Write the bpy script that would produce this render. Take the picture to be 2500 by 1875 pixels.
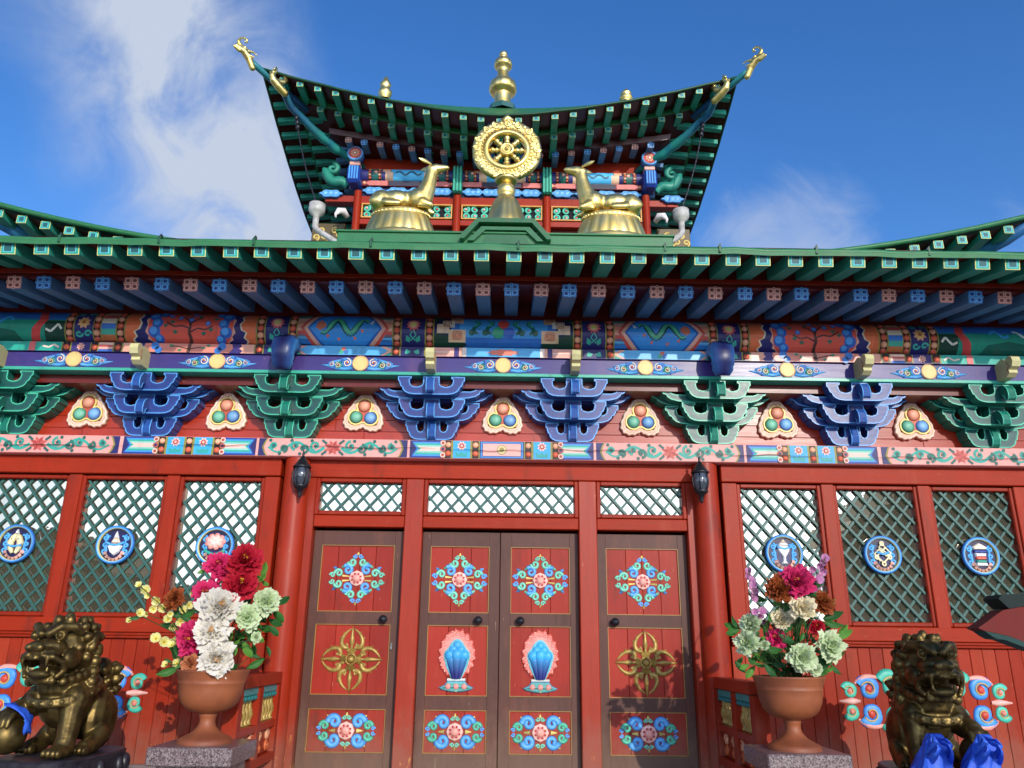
import bpy, bmesh, math, random
from mathutils import Vector, Matrix
for o in list(bpy.data.objects): bpy.data.objects.remove(o)
SC = bpy.context.scene
COL = SC.collection
R = math.radians; PI = math.pi
rnd = random.Random(11)

# ------------------------------------------------------------------ camera
# z = 0 is the eye height of the photographer, the ground lies at -1.6 m, the facade plane is y = 0
YAW, PITCH, ROLL, CX, CD, FPX = .0081, .3204, .0121, .0255, 6.4, 1701.5/2212
FW = Vector((math.sin(YAW)*math.cos(PITCH), math.cos(YAW)*math.cos(PITCH), math.sin(PITCH)))
r0 = Vector((math.cos(YAW), -math.sin(YAW), 0)); u0 = r0.cross(FW)
RT = r0*math.cos(ROLL)+u0*math.sin(ROLL); UP = u0*math.cos(ROLL)-r0*math.sin(ROLL)
cam = bpy.data.cameras.new('camera'); camo = bpy.data.objects.new('camera', cam); COL.objects.link(camo)
cam.sensor_width = 36; cam.lens = 36*FPX; cam.clip_end = 3000; cam.clip_start = .05
camo.matrix_world = Matrix(((RT.x,UP.x,-FW.x,CX),(RT.y,UP.y,-FW.y,-CD),(RT.z,UP.z,-FW.z,0),(0,0,0,1)))
SC.camera = camo
def ray(x, y):
    return FW+RT*((x-1250)/2500/FPX)+UP*((937.5-y)/2500/FPX)
def at(x, y, Y):
    d = ray(x, y); return Vector((CX,-CD,0))+d*((Y+CD)/d.y)

# ------------------------------------------------------------------ sky, sun, exposure
SUN_AZ, SUN_EL = R(19), R(17)      # azimuth to the right of the axis behind the camera
w = bpy.data.worlds.new('World'); SC.world = w; w.use_nodes = True
nt = w.node_tree; nt.nodes.clear()
def N(t, nt_, **kw):
    n = nt_.nodes.new(t)
    for k, v in kw.items():
        if k.startswith('i_'): n.inputs[int(k[2:])].default_value = v
        else: setattr(n, k, v)
    return n
def math_(nt_, op, a, b=None, clamp=False):
    n = nt_.nodes.new('ShaderNodeMath'); n.operation = op; n.use_clamp = clamp
    for i, q in enumerate((a, b)):
        if q is None: continue
        if isinstance(q, (int, float)): n.inputs[i].default_value = q
        else: nt_.links.new(q, n.inputs[i])
    return n.outputs[0]
def smooth(nt_, x, a, b):
    n = nt_.nodes.new('ShaderNodeMapRange'); n.interpolation_type = 'SMOOTHSTEP'
    n.inputs[1].default_value = a; n.inputs[2].default_value = b; nt_.links.new(x, n.inputs[0]); return n.outputs[0]
sky = N('ShaderNodeTexSky', nt, sky_type='NISHITA', sun_disc=False)
sky.sun_elevation = SUN_EL; sky.sun_rotation = PI-SUN_AZ
sky.air_density = 1.0; sky.dust_density = .6; sky.ozone_density = 2.2; sky.altitude = 600
tc = N('ShaderNodeTexCoord', nt)
def dotn(v):
    n = nt.nodes.new('ShaderNodeVectorMath'); n.operation = 'DOT_PRODUCT'
    nt.links.new(tc.outputs['Generated'], n.inputs[0]); n.inputs[1].default_value = v; return n.outputs['Value']
nz = N('ShaderNodeTexNoise', nt); nz.inputs['Scale'].default_value = 3.1; nz.inputs['Detail'].default_value = 6
nz.inputs['Roughness'].default_value = .58; nz.inputs['Distortion'].default_value = .6
nt.links.new(tc.outputs['Generated'], nz.inputs['Vector'])
nz2 = N('ShaderNodeTexNoise', nt); nz2.inputs['Scale'].default_value = 9; nz2.inputs['Detail'].default_value = 5
nz2.inputs['Roughness'].default_value = .6; nz2.inputs['Distortion'].default_value = .9
nt.links.new(tc.outputs['Generated'], nz2.inputs['Vector'])
# one long cloud streak across the sky, ragged by noise; more cloud towards the horizon all round
bn = ray(330,-60).normalized().cross(ray(640,620).normalized()).normalized()
band = math_(nt,'ABSOLUTE', math_(nt,'ADD', dotn(bn), math_(nt,'MULTIPLY', math_(nt,'SUBTRACT', nz.outputs[0], .5), .20)))
bandm = math_(nt,'SUBTRACT', 1, smooth(nt, band, .01, .175))
side = smooth(nt, dotn((0,1,0)), .1, .5)
ragged = smooth(nt, math_(nt,'ADD', math_(nt,'MULTIPLY', nz2.outputs[0], .8), math_(nt,'MULTIPLY', nz.outputs[0], .35)), .36, .72)
streak = math_(nt,'MULTIPLY', math_(nt,'MULTIPLY', bandm, side), math_(nt,'ADD', .25, math_(nt,'MULTIPLY', ragged, 1.0)))
elev = dotn((0,0,1))
low = math_(nt,'SUBTRACT', 1, smooth(nt, elev, .02, .66))
cov = math_(nt,'ADD', nz.outputs[0], math_(nt,'MULTIPLY', low, .42))
bank = smooth(nt, cov, .64, .90)
# a faint low bank beyond the pavilion
lb = ray(1930,640).normalized(); lowb = smooth(nt, math_(nt,'ADD', dotn(tuple(lb)), math_(nt,'MULTIPLY', math_(nt,'SUBTRACT', nz2.outputs[0], .5), .015)), .9935, 1.003)
cl = math_(nt,'MULTIPLY', math_(nt,'MAXIMUM', math_(nt,'MAXIMUM', math_(nt,'MULTIPLY', streak, 1.0), math_(nt,'MULTIPLY', lowb, .62)), bank), .95, True)
hs = N('ShaderNodeHueSaturation', nt); hs.inputs['Hue'].default_value = .512; hs.inputs['Saturation'].default_value = 1.30; hs.inputs['Value'].default_value = 1.55; nt.links.new(sky.outputs[0], hs.inputs['Color'])
# clouds scatter forward: brighter the nearer they stand to the sun
SD = (math.sin(SUN_AZ)*math.cos(SUN_EL), -math.cos(SUN_AZ)*math.cos(SUN_EL), math.sin(SUN_EL))
fwd = math_(nt,'POWER', math_(nt,'MAXIMUM', dotn(SD), 0), 1.7)
cb = N('ShaderNodeVectorMath', nt, operation='SCALE'); cb.inputs[0].default_value = (3.7,4.2,5.2); nt.links.new(math_(nt,'ADD', 1, math_(nt,'MULTIPLY', fwd, 6.0)), cb.inputs['Scale'])
mixc = N('ShaderNodeMix', nt, data_type='RGBA')
nt.links.new(cl, mixc.inputs[0]); nt.links.new(hs.outputs[0], mixc.inputs[6]); nt.links.new(cb.outputs[0], mixc.inputs[7])
bg = N('ShaderNodeBackground', nt); bg.inputs[1].default_value = .15
out = N('ShaderNodeOutputWorld', nt); nt.links.new(mixc.outputs[2], bg.inputs[0]); nt.links.new(bg.outputs[0], out.inputs[0])
sl = bpy.data.lights.new('sun','SUN'); sl.energy = 3.0; sl.angle = R(.5); sl.color = (1,.93,.82)
so = bpy.data.objects.new('sun', sl); COL.objects.link(so)
LD = Vector((-math.sin(SUN_AZ)*math.cos(SUN_EL), math.cos(SUN_AZ)*math.cos(SUN_EL), -math.sin(SUN_EL)))
so.rotation_euler = LD.to_track_quat('-Z','Y').to_euler(); so.location = (6,-12,8)
vs = SC.view_settings; vs.view_transform = 'Standard'; vs.look = 'None'; vs.exposure = 0.0; vs.gamma = 1; vs.use_curve_mapping = False

# ------------------------------------------------------------------ colours and materials
def C(h, k=1.0):
    h = h.lstrip('#'); o = []
    for i in (0,2,4):
        c = int(h[i:i+2],16)/255
        o.append((c/12.92 if c <= .04045 else ((c+.055)/1.055)**2.4)*k)
    return tuple(o)
def mixcol(a, b, t): return tuple(a[i]*(1-t)+b[i]*t for i in range(3))
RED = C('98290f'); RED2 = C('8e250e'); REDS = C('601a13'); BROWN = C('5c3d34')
GRN = C('319a82'); GRNF = C('2fa08c'); GRNL = C('7fd6cf'); GRND = C('1f5a5c'); FASC = C('2f7044'); ROOFG = C('2c6a40')
NAVY = C('23235f'); PURP = C('3b3173'); BLUE = C('2f78c4'); LBLUE = C('58aee8'); SKYB = C('4fa9e6'); DBLUE = C('1c3a8c')
PINK = C('e6958a'); LPINK = C('f2bfb0'); CORAL = C('d9604e'); ORANGE = C('d9703c'); CREAM = C('f0d9bf'); TAN = C('d8a27e')
TEAL = C('35a793'); DTEAL = C('145a52'); OLIVE = C('8c8338'); YEL = C('e8d67a'); WHITE = C('eceae6'); BLACK = C('140f14'); DKGRN = C('123c2c')
LAT = C('2c5750'); GOLDP = C('a07a38')
MATS = {}
def newmat(name):
    m = bpy.data.materials.new(name); m.use_nodes = True; t = m.node_tree
    return m, t, t.nodes['Principled BSDF']
def lk(t, a, b): t.links.new(a, b)
def paint_mat(name, scale, rough, bump, var, chips=False, weather=1.0, spec=.36):
    m, t, b = newmat(name)
    at_ = N('ShaderNodeAttribute', t, attribute_name='Col')
    tc = N('ShaderNodeTexCoord', t); oi = N('ShaderNodeObjectInfo', t)
    off = N('ShaderNodeVectorMath', t, operation='SCALE'); off.inputs[0].default_value = (7.3,3.1,5.7); lk(t, oi.outputs['Random'], off.inputs['Scale'])
    ad = N('ShaderNodeVectorMath', t, operation='ADD'); lk(t, tc.outputs['Object'], ad.inputs[0]); lk(t, off.outputs[0], ad.inputs[1]); co = ad.outputs[0]
    def noise(sc, det, ro=.55):
        mp = N('ShaderNodeMapping', t); mp.inputs['Scale'].default_value = sc; lk(t, co, mp.inputs['Vector'])
        n = N('ShaderNodeTexNoise', t); n.inputs['Scale'].default_value = 1; n.inputs['Detail'].default_value = det; n.inputs['Roughness'].default_value = ro; lk(t, mp.outputs[0], n.inputs['Vector']); return n.outputs[0]
    n1 = noise(scale, 4, .62); n2 = noise((2.1,2.1,2.1), 3)
    f = math_(t,'ADD', math_(t,'MULTIPLY', math_(t,'SUBTRACT', n1, .5), var), math_(t,'MULTIPLY', math_(t,'SUBTRACT', n2, .5), var*.9))
    f = math_(t,'ADD', f, math_(t,'ADD', .93, math_(t,'MULTIPLY', oi.outputs['Random'], .14)))
    src = N('ShaderNodeVectorMath', t, operation='SCALE'); lk(t, at_.outputs['Color'], src.inputs[0]); lk(t, f, src.inputs['Scale']); src = src.outputs[0]
    def over(src, k, col):
        mx = N('ShaderNodeMix', t, data_type='RGBA'); lk(t, k, mx.inputs[0]); lk(t, src, mx.inputs[6]); mx.inputs[7].default_value = (*col,1); return mx.outputs[2]
    if weather > 0:
        n4 = noise((5,5,1.6), 5, .7)            # faded and rubbed patches, dull dirt in others
        src = over(src, math_(t,'MULTIPLY', smooth(t, n4, .52, .78), .12*weather), C('b86a50')); src = over(src, math_(t,'MULTIPLY', smooth(t, n4, .46, .22), .45*weather), C('3a2620'))
        n5 = noise((scale[0]*2.2,scale[1]*2.2,scale[2]*2.2), 3, .75)
        src = over(src, math_(t,'MULTIPLY', smooth(t, n5, .70, .76), .5*weather), C('d8b08c')); src = over(src, math_(t,'MULTIPLY', smooth(t, n5, .30, .25), .6*weather), C('2a1410'))
    if name in ('enamel_grain_z','enamel_worn'):      # dust and splashes gather on the lowest boards
        sz = N('ShaderNodeSeparateXYZ', t); lk(t, tc.outputs['Object'], sz.inputs[0]); nd = noise((9,9,5), 5, .7)
        src = over(src, math_(t,'MULTIPLY', math_(t,'SUBTRACT', 1, smooth(t, math_(t,'SUBTRACT', sz.outputs[2], math_(t,'MULTIPLY', nd, .7)), -1.25, -.75)), .38), C('8a7460'))
    if chips:
        n3 = noise((22,22,7), 7, .75)
        sx = N('ShaderNodeSeparateXYZ', t); lk(t, tc.outputs['Object'], sx.inputs[0])
        lowz = math_(t,'SUBTRACT', 1, smooth(t, sx.outputs[2], -.98, -.55))
        src = over(src, smooth(t, math_(t,'ADD', n3, math_(t,'MULTIPLY', lowz, .16)), .69, .73), C('c08a4a'))
    lk(t, src, b.inputs['Base Color']); b.inputs['Specular IOR Level'].default_value = spec
    lk(t, math_(t,'ADD', rough-.10, math_(t,'ADD', math_(t,'MULTIPLY', n1, .12), math_(t,'MULTIPLY', n2, .10))), b.inputs['Roughness'])
    bp = N('ShaderNodeBump', t); bp.inputs['Strength'].default_value = bump; bp.inputs['Distance'].default_value = .006
    lk(t, n1, bp.inputs['Height']); lk(t, bp.outputs[0], b.inputs['Normal'])
    MATS[name] = m; return m
paint_mat('enamel_grain_x', (3,40,40), .30, .17, .38, spec=.32)
paint_mat('enamel_dull_x', (3,40,40), .46, .17, .40, spec=.14, weather=1.4)
paint_mat('enamel_grain_y', (40,3,40), .34, .2, .30)
paint_mat('enamel_grain_z', (40,40,3), .42, .17, .38, spec=.16, weather=1.4)
paint_mat('enamel_worn', (40,40,3), .40, .2, .38, chips=True, spec=.25, weather=1.4)
paint_mat('enamel', (14,14,14), .42, .14, .42, weather=.6)
paint_mat('enamel_gloss', (10,24,24), .35, .2, .45, weather=.9)
paint_mat('tempera', (3,30,30), .48, .12, .30, weather=.5)
paint_mat('matte', (18,18,18), .75, .25, .35, weather=.3)
paint_mat('petal', (30,30,30), .6, .1, .22, weather=0, spec=.25)
paint_mat('leaf', (20,20,20), .5, .15, .45, weather=0, spec=.4)
for q_ in ('petal','leaf'):
    t_ = MATS[q_].node_tree; b_ = t_.nodes['Principled BSDF']; tr_ = N('ShaderNodeBsdfTranslucent', t_); mx_ = N('ShaderNodeMixShader', t_); mx_.inputs[0].default_value = .28
    lk(t_, b_.inputs['Base Color'].links[0].from_socket, tr_.inputs[0]); lk(t_, b_.outputs[0], mx_.inputs[1]); lk(t_, tr_.outputs[0], mx_.inputs[2]); lk(t_, mx_.outputs[0], t_.nodes['Material Output'].inputs[0])
def metal(name, c1, c2, rough, nscale, bump, metallic=1.0, sharp=(.35,.65)):
    m, t, b = newmat(name); tc = N('ShaderNodeTexCoord', t)
    n = N('ShaderNodeTexNoise', t); n.inputs['Scale'].default_value = nscale; n.inputs['Detail'].default_value = 6; lk(t, tc.outputs['Object'], n.inputs['Vector'])
    mx = N('ShaderNodeMix', t, data_type='RGBA'); lk(t, smooth(t, n.outputs[0], *sharp), mx.inputs[0])
    mx.inputs[6].default_value = (*c1,1); mx.inputs[7].default_value = (*c2,1); lk(t, mx.outputs[2], b.inputs['Base Color'])
    b.inputs['Metallic'].default_value = metallic
    lk(t, math_(t,'ADD', rough, math_(t,'MULTIPLY', math_(t,'SUBTRACT', n.outputs[0], .5), .25)), b.inputs['Roughness'])
    bp = N('ShaderNodeBump', t); bp.inputs['Strength'].default_value = bump; bp.inputs['Distance'].default_value = .004
    lk(t, n.outputs[0], bp.inputs['Height']); lk(t, bp.outputs[0], b.inputs['Normal']); MATS[name] = m; return m
metal('gilding', C('f2d98e'), C('d9b964'), .40, 7, .18, 1.0, (.30,.75))
metal('gilt_paint', C('b3964c'), C('947838'), .45, 30, .25, .25)
metal('bronze', C('7c683c'), C('4c3e24'), .47, 14, .3, .88, (.36,.68))
metal('lantern_iron', C('1d1d22'), C('26262c'), .38, 30, .2, .3)
metal('white_pipe', C('bcb8b0'), C('a09b92'), .5, 12, .1, 0)
metal('terracotta', C('96532f'), C('7c4126'), .55, 5, .15, 0)
metal('blue_silk', C('3468dc'), C('2250c4'), .58, 9, .3, 0)
metal('dark_stone', C('34323a'), C('201f26'), .42, 18, .6, 0)
metal('slate_paving', C('b3ada2'), C('948e84'), .8, 2.5, .4, 0)
def granite():
    m, t, b = newmat('red_granite'); tc = N('ShaderNodeTexCoord', t)
    v = N('ShaderNodeTexVoronoi', t); v.inputs['Scale'].default_value = 150; lk(t, tc.outputs['Object'], v.inputs['Vector'])
    r = N('ShaderNodeValToRGB', t); lk(t, v.outputs['Color'], r.inputs[0])
    e = r.color_ramp.elements; e[0].position = .15; e[0].color = (*C('3c3336'),1); e[1].position = .9; e[1].color = (*C('988a86'),1)
    x = e.new(.5); x.color = (*C('715e5c'),1); lk(t, r.outputs[0], b.inputs['Base Color']); b.inputs['Roughness'].default_value = .28; MATS['red_granite'] = m
granite()
def glass():
    m, t, b = newmat('window_glass'); o = t.nodes['Material Output']
    tc = N('ShaderNodeTexCoord', t); n = N('ShaderNodeTexNoise', t); n.inputs['Scale'].default_value = 5; n.inputs['Detail'].default_value = 3; lk(t, tc.outputs['Object'], n.inputs['Vector'])
    bp = N('ShaderNodeBump', t); bp.inputs['Strength'].default_value = .05; bp.inputs['Distance'].default_value = .02; lk(t, n.outputs[0], bp.inputs['Height'])
    d = N('ShaderNodeBsdfDiffuse', t); d.inputs[0].default_value = (*C('565040'),1)
    g = N('ShaderNodeBsdfGlossy', t); g.inputs['Roughness'].default_value = .015; g.inputs[0].default_value = (.97,.93,.78,1); lk(t, bp.outputs[0], g.inputs['Normal'])
    mx = N('ShaderNodeMixShader', t); mx.inputs[0].default_value = .44; lk(t, d.outputs[0], mx.inputs[1]); lk(t, g.outputs[0], mx.inputs[2]); lk(t, mx.outputs[0], o.inputs[0])
    MATS['window_glass'] = m
    m, t, b = newmat('lantern_glass'); b.inputs['Base Color'].default_value = (*C('3a4048'),1); b.inputs['Roughness'].default_value = .06; b.inputs['Specular IOR Level'].default_value = .9; MATS['lantern_glass'] = m
glass()
# ------------------------------------------------------------------ mesh builder
def inset(poly, d):
    n = len(poly); o = []
    A = sum(poly[i][0]*poly[(i+1)%n][1]-poly[(i+1)%n][0]*poly[i][1] for i in range(n)); s = 1 if A > 0 else -1
    for i in range(n):
        p0, p1, p2 = poly[i-1], poly[i], poly[(i+1)%n]
        e1 = (p1[0]-p0[0], p1[1]-p0[1]); e2 = (p2[0]-p1[0], p2[1]-p1[1])
        l1 = math.hypot(*e1) or 1e-9; l2 = math.hypot(*e2) or 1e-9
        n1 = (-e1[1]/l1*s, e1[0]/l1*s); n2 = (-e2[1]/l2*s, e2[0]/l2*s)
        b = (n1[0]+n2[0], n1[1]+n2[1]); q = max(.35, (b[0]*b[0]+b[1]*b[1])/2)
        o.append((p1[0]+b[0]/q*d, p1[1]+b[1]/q*d))
    return o
class MB:
    def __init__(s): s.v = []; s.f = []; s.c = []; s.sm = []; s.T = None
    def add(s, vs, fs, col, smooth=False):
        o = len(s.v)
        if s.T is not None: s.v += [tuple(s.T @ Vector(v)) for v in vs]
        else: s.v += [tuple(v) for v in vs]
        one = isinstance(col, tuple)
        for f in fs:
            s.f.append([i+o for i in f]); s.sm.append(smooth)
            s.c.append([col]*len(f) if one else [col[i] for i in f])
    def box(s, x0, x1, y0, y1, z0, z1, col, ch=0):
        if ch <= 0:
            vs = [(x,y,z) for x in (x0,x1) for y in (y0,y1) for z in (z0,z1)]
            s.add(vs, [(0,1,3,2),(4,6,7,5),(0,4,5,1),(2,3,7,6),(0,2,6,4),(1,5,7,3)], col); return
        lo = (x0,y0,z0); hi = (x1,y1,z1); vs = []; idx = {}
        for k in range(8):
            sg = [(k>>a)&1 for a in range(3)]
            for a in range(3):
                p = [ (hi[b] if sg[b] else lo[b]) if b == a else ((hi[b]-ch) if sg[b] else (lo[b]+ch)) for b in range(3)]
                idx[(k,a)] = len(vs); vs.append(p)
        fs = []
        for a in range(3):
            b, c = (a+1)%3, (a+2)%3
            for sgn in (0,1):
                q = []
                for (i,j) in ((0,0),(1,0),(1,1),(0,1)):
                    k = (sgn<<a)|(i<<b)|(j<<c); q.append(idx[(k,a)])
                fs.append(q if sgn else q[::-1])
            for (i,j) in ((0,0),(1,0),(1,1),(0,1)):
                k0 = (i<<b)|(j<<c); k1 = k0|(1<<a)
                fs.append([idx[(k0,b)],idx[(k1,b)],idx[(k1,c)],idx[(k0,c)]])
        for k in range(8): fs.append([idx[(k,0)],idx[(k,1)],idx[(k,2)]])
        s.add(vs, fs, col)
    def prism(s, poly, y0, y1, col, side=None, plane='xz'):
        n = len(poly); f = {'xz': lambda u,v,d: (u,d,v), 'yz': lambda u,v,d: (d,u,v), 'xy': lambda u,v,d: (u,v,d)}[plane]
        a = [f(u,v,y0) for u,v in poly]; b = [f(u,v,y1) for u,v in poly]
        s.add(a, [list(range(n))], col); s.add(b, [list(range(n))[::-1]], col)
        s.add(a+b, [(i,(i+1)%n,n+(i+1)%n,n+i) for i in range(n)], side or col)
    def relief(s, poly, y0, rings, plane='xz', back=None):
        # rings: (inset, y, colour); contours joined with blended colours, last one capped; back: y of the wall side
        f = {'xz': lambda u,v,d: (u,d,v), 'yz': lambda u,v,d: (d,u,v), 'xy': lambda u,v,d: (u,v,d)}[plane]
        n = len(poly); prev = None
        if back is not None:
            a = [f(u,v,back) for u,v in poly]; q = inset(poly, rings[0][0]); b = [f(u,v,rings[0][1]) for u,v in q]
            s.add(a+b, [(i,(i+1)%n,n+(i+1)%n,n+i) for i in range(n)], rings[0][2])
        for k, (d, y, c) in enumerate(rings):
            q = [f(u,v,y) for u,v in (inset(poly, d) if d else poly)]
            if prev: s.add(prev[0]+q, [(i,(i+1)%n,n+(i+1)%n,n+i) for i in range(n)], [prev[1]]*n+[c]*n)
            prev = (q, c)
        s.add(prev[0], [list(range(n))], prev[1])
    def lathe(s, prof, n, c=(0,0,0), col=(.5,.5,.5), axis='z', scal=None, smooth=True, a0=0, a1=2*PI):
        vs = []; cs = []; m = len(prof); full = abs(a1-a0-2*PI) < 1e-6; nn = n if full else n+1
        for j, (r, z) in enumerate(prof):
            for i in range(nn):
                t = a0+(a1-a0)*i/n; rr = r*(scal(t, j/(m-1)) if scal else 1)
                p = (rr*math.cos(t), rr*math.sin(t), z) if axis == 'z' else (rr*math.cos(t), -z, rr*math.sin(t))
                vs.append((c[0]+p[0], c[1]+p[1], c[2]+p[2])); cs.append(col[j] if isinstance(col, list) else col)
        fs = [(j*nn+i, j*nn+(i+1)%nn, (j+1)*nn+(i+1)%nn, (j+1)*nn+i) for j in range(m-1) for i in range(n)]
        s.add(vs, fs, cs, smooth)
    def tube(s, pts, rad, n=6, col=(.5,.5,.5), smooth=True, caps=True):
        P = [Vector(p) for p in pts]; m = len(P); vs = []; cs = []; t0 = (P[1]-P[0]).normalized()
        nv = t0.orthogonal().normalized()
        for j in range(m):
            t = (P[min(j+1,m-1)]-P[max(j-1,0)]).normalized(); nv = (nv-t*nv.dot(t)).normalized(); bv = t.cross(nv)
            r = rad[j] if isinstance(rad, (list,tuple)) else rad
            for i in range(n):
                a = 2*PI*i/n; vs.append(P[j]+nv*(r*math.cos(a))+bv*(r*math.sin(a))); cs.append(col[j] if isinstance(col, list) else col)
        fs = [(j*n+i, j*n+(i+1)%n, (j+1)*n+(i+1)%n, (j+1)*n+i) for j in range(m-1) for i in range(n)]
        if caps: fs += [list(range(n))[::-1], [(m-1)*n+i for i in range(n)]]
        s.add(vs, fs, cs, smooth)
    def ptube(s, pts, rad, y, col, fy=.7, n=6, smooth=True):
        # tube lying in the x-z plane at depth y; colours blend from the crest to the edges when col is (crest, edge)
        m = len(pts); vs = []; cs = []; two = isinstance(col[0], tuple)
        for j in range(m):
            a = pts[max(j-1,0)]; b = pts[min(j+1,m-1)]; dx, dz = b[0]-a[0], b[1]-a[1]; L = math.hypot(dx,dz) or 1e-9
            nx, nz_ = -dz/L, dx/L; r = rad[j] if isinstance(rad, (list,tuple)) else rad
            for i in range(n):
                t = PI*i/(n-1); vs.append((pts[j][0]+nx*r*math.cos(t), y-fy*r*math.sin(t), pts[j][1]+nz_*r*math.cos(t)))
                cs.append(mixcol(col[1], col[0], math.sin(t)) if two else col)
        fs = [(j*n+i, j*n+i+1, (j+1)*n+i+1, (j+1)*n+i) for j in range(m-1) for i in range(n-1)]
        fs += [list(range(n)), [(m-1)*n+i for i in range(n)]]
        s.add(vs, fs, cs, smooth)
    def ball(s, c, r, col, nu=10, nv=6, smooth=True):
        rx, ry, rz = (r,r,r) if isinstance(r, (int,float)) else r
        vs = [(c[0],c[1],c[2]+rz)]
        for j in range(1,nv):
            p = PI*j/nv
            for i in range(nu): t = 2*PI*i/nu; vs.append((c[0]+rx*math.sin(p)*math.cos(t), c[1]+ry*math.sin(p)*math.sin(t), c[2]+rz*math.cos(p)))
        vs.append((c[0],c[1],c[2]-rz)); L = len(vs)-1
        fs = [(0,1+i,1+(i+1)%nu) for i in range(nu)]
        for j in range(nv-2): fs += [(1+j*nu+i, 1+(j+1)*nu+i, 1+(j+1)*nu+(i+1)%nu, 1+j*nu+(i+1)%nu) for i in range(nu)]
        fs += [(L, 1+(nv-2)*nu+(i+1)%nu, 1+(nv-2)*nu+i) for i in range(nu)]
        s.add(vs, fs, col, smooth)
    def disc(s, x, z, r, y, c0, c1=None, n=12, rz=None):
        c1 = c1 or c0; rz = rz or r
        s.add([(x,y,z)]+[(x+r*math.cos(2*PI*i/n), y, z+rz*math.sin(2*PI*i/n)) for i in range(n)], [(0,1+i,1+(i+1)%n) for i in range(n)], [c0]+[c1]*n)
    def dome(s, x, z, r, y, h, c0, c1, n=12):
        s.lathe([(r,0),(r*.8,h*.6),(r*.4,h*.92),(.0005,h)], n, (x,y,z), [c1,mixcol(c1,c0,.5),c0,c0], axis='y')
    def mesh(s, name, mat):
        me = bpy.data.meshes.new(name); me.from_pydata(s.v, [], s.f)
        ca = me.color_attributes.new('Col','FLOAT_COLOR','CORNER'); buf = []
        for f in s.c:
            for c in f: buf += [c[0],c[1],c[2],1]
        ca.data.foreach_set('color', buf); me.polygons.foreach_set('use_smooth', s.sm)
        me.materials.append(MATS[mat] if isinstance(mat, str) else mat); me.update(); return me
    def build(s, name, mat, parent=None, loc=None):
        return link(name, s.mesh(name, mat), parent, loc)
def link(name, me, parent=None, loc=None, rot=None, scale=None):
    o = bpy.data.objects.new(name, me); COL.objects.link(o)
    if parent is not None:
        o.parent = parent; o.matrix_parent_inverse = PINV[parent.name]
    if loc is not None: o.location = loc
    if rot is not None: o.rotation_euler = rot
    if scale is not None: o.scale = (scale,)*3
    PINV[o.name] = Matrix.Translation(-Vector(o.location)) if parent is None else Matrix.Identity(4)   # sub-parts are given in their part's own space
    WLOC[o.name] = Vector(o.location)
    return o
PINV = {}; WLOC = {}
def thing(name, label, cat, loc=(0,0,0), group=None):
    o = bpy.data.objects.new(name, None); COL.objects.link(o); o.location = loc; o.empty_display_size = .1
    o['label'] = label; o['category'] = cat
    if group: o['group'] = group
    PINV[o.name] = Matrix.Translation(-Vector(loc)); WLOC[o.name] = Vector(loc); return o
def tag(o, label, cat, group=None):
    o['label'] = label; o['category'] = cat
    if group: o['group'] = group
    return o
def spiral(cx, cz, r0, r1, a0, turns, n=18):
    return [(cx+(r0+(r1-r0)*(i/n)**.8)*math.cos(a0+turns*2*PI*i/n), cz+(r0+(r1-r0)*(i/n)**.8)*math.sin(a0+turns*2*PI*i/n)) for i in range(n+1)]
def arc(cx, cz, r, a0, a1, n=8, rz=None):
    rz = rz or r
    return [(cx+r*math.cos(R(a0+(a1-a0)*i/n)), cz+rz*math.sin(R(a0+(a1-a0)*i/n))) for i in range(n+1)]
def bez(p0, p1, p2, p3, n=10):
    o = []
    for i in range(n+1):
        t = i/n; a = (1-t)**3; b = 3*(1-t)**2*t; c = 3*(1-t)*t*t; d = t**3
        o.append(tuple(a*p0[k]+b*p1[k]+c*p2[k]+d*p3[k] for k in range(len(p0))))
    return o
def sculpt(name, blobs, voxel, mat, it=6, fac=.5):
    # blobs: (x,y,z,rx,ry,rz) ellipsoids fused by a voxel remesh into one continuous surface
    mb = MB()
    for b in blobs:
        if len(b) == 4: mb.ball(b[:3], b[3], (1,1,1), 12, 8)
        else: mb.ball(b[:3], b[3:6], (1,1,1), 12, 8)
    me = mb.mesh(name+'_raw', mat); o = bpy.data.objects.new(name+'_raw', me); COL.objects.link(o)
    m = o.modifiers.new('r','REMESH'); m.mode = 'VOXEL'; m.voxel_size = voxel; m.use_smooth_shade = True
    if it:
        m2 = o.modifiers.new('s','SMOOTH'); m2.factor = fac; m2.iterations = it
    dg = bpy.context.evaluated_depsgraph_get(); dg.update()
    r = bpy.data.meshes.new_from_object(o.evaluated_get(dg)); r.name = name
    bpy.data.objects.remove(o); bpy.data.meshes.remove(me)
    r.materials.clear(); r.materials.append(MATS[mat])
    for p in r.polygons: p.use_smooth = True
    return r
def chain(pts, step=.33):
    # spheres along a path of (x,y,z,r)
    o = []
    for a, b in zip(pts, pts[1:]):
        L = math.dist(a[:3], b[:3]); n = max(1, int(L/(min(a[3],b[3])*step)))
        for i in range(n): t = i/n; o.append(tuple(a[k]*(1-t)+b[k]*t for k in range(4)))
    o.append(tuple(pts[-1])); return o

# ------------------------------------------------------------------ ground
def structure(name, mb, mat):
    o = mb.build(name, mat); o['kind'] = 'structure'; return o
m = MB(); m.add([(-900,-900,-1.6),(900,-900,-1.6),(900,900,-1.6),(-900,900,-1.6)], [(0,1,2,3)], (.5,.5,.5)); structure('courtyard_ground', m, 'slate_paving')
m = MB(); m.box(-8,8,-1.75,14,-1.59,-1.0,(.5,.5,.5),.01); structure('stone_terrace', m, 'slate_paving')
m = MB()
for k in range(3): m.box(-1.45,1.45,-1.76-.3*(k+1),-1.76-.3*k-.002,-1.595,-1.15-.15*k,(.5,.5,.5),.008)
structure('terrace_steps', m, 'slate_paving')

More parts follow.
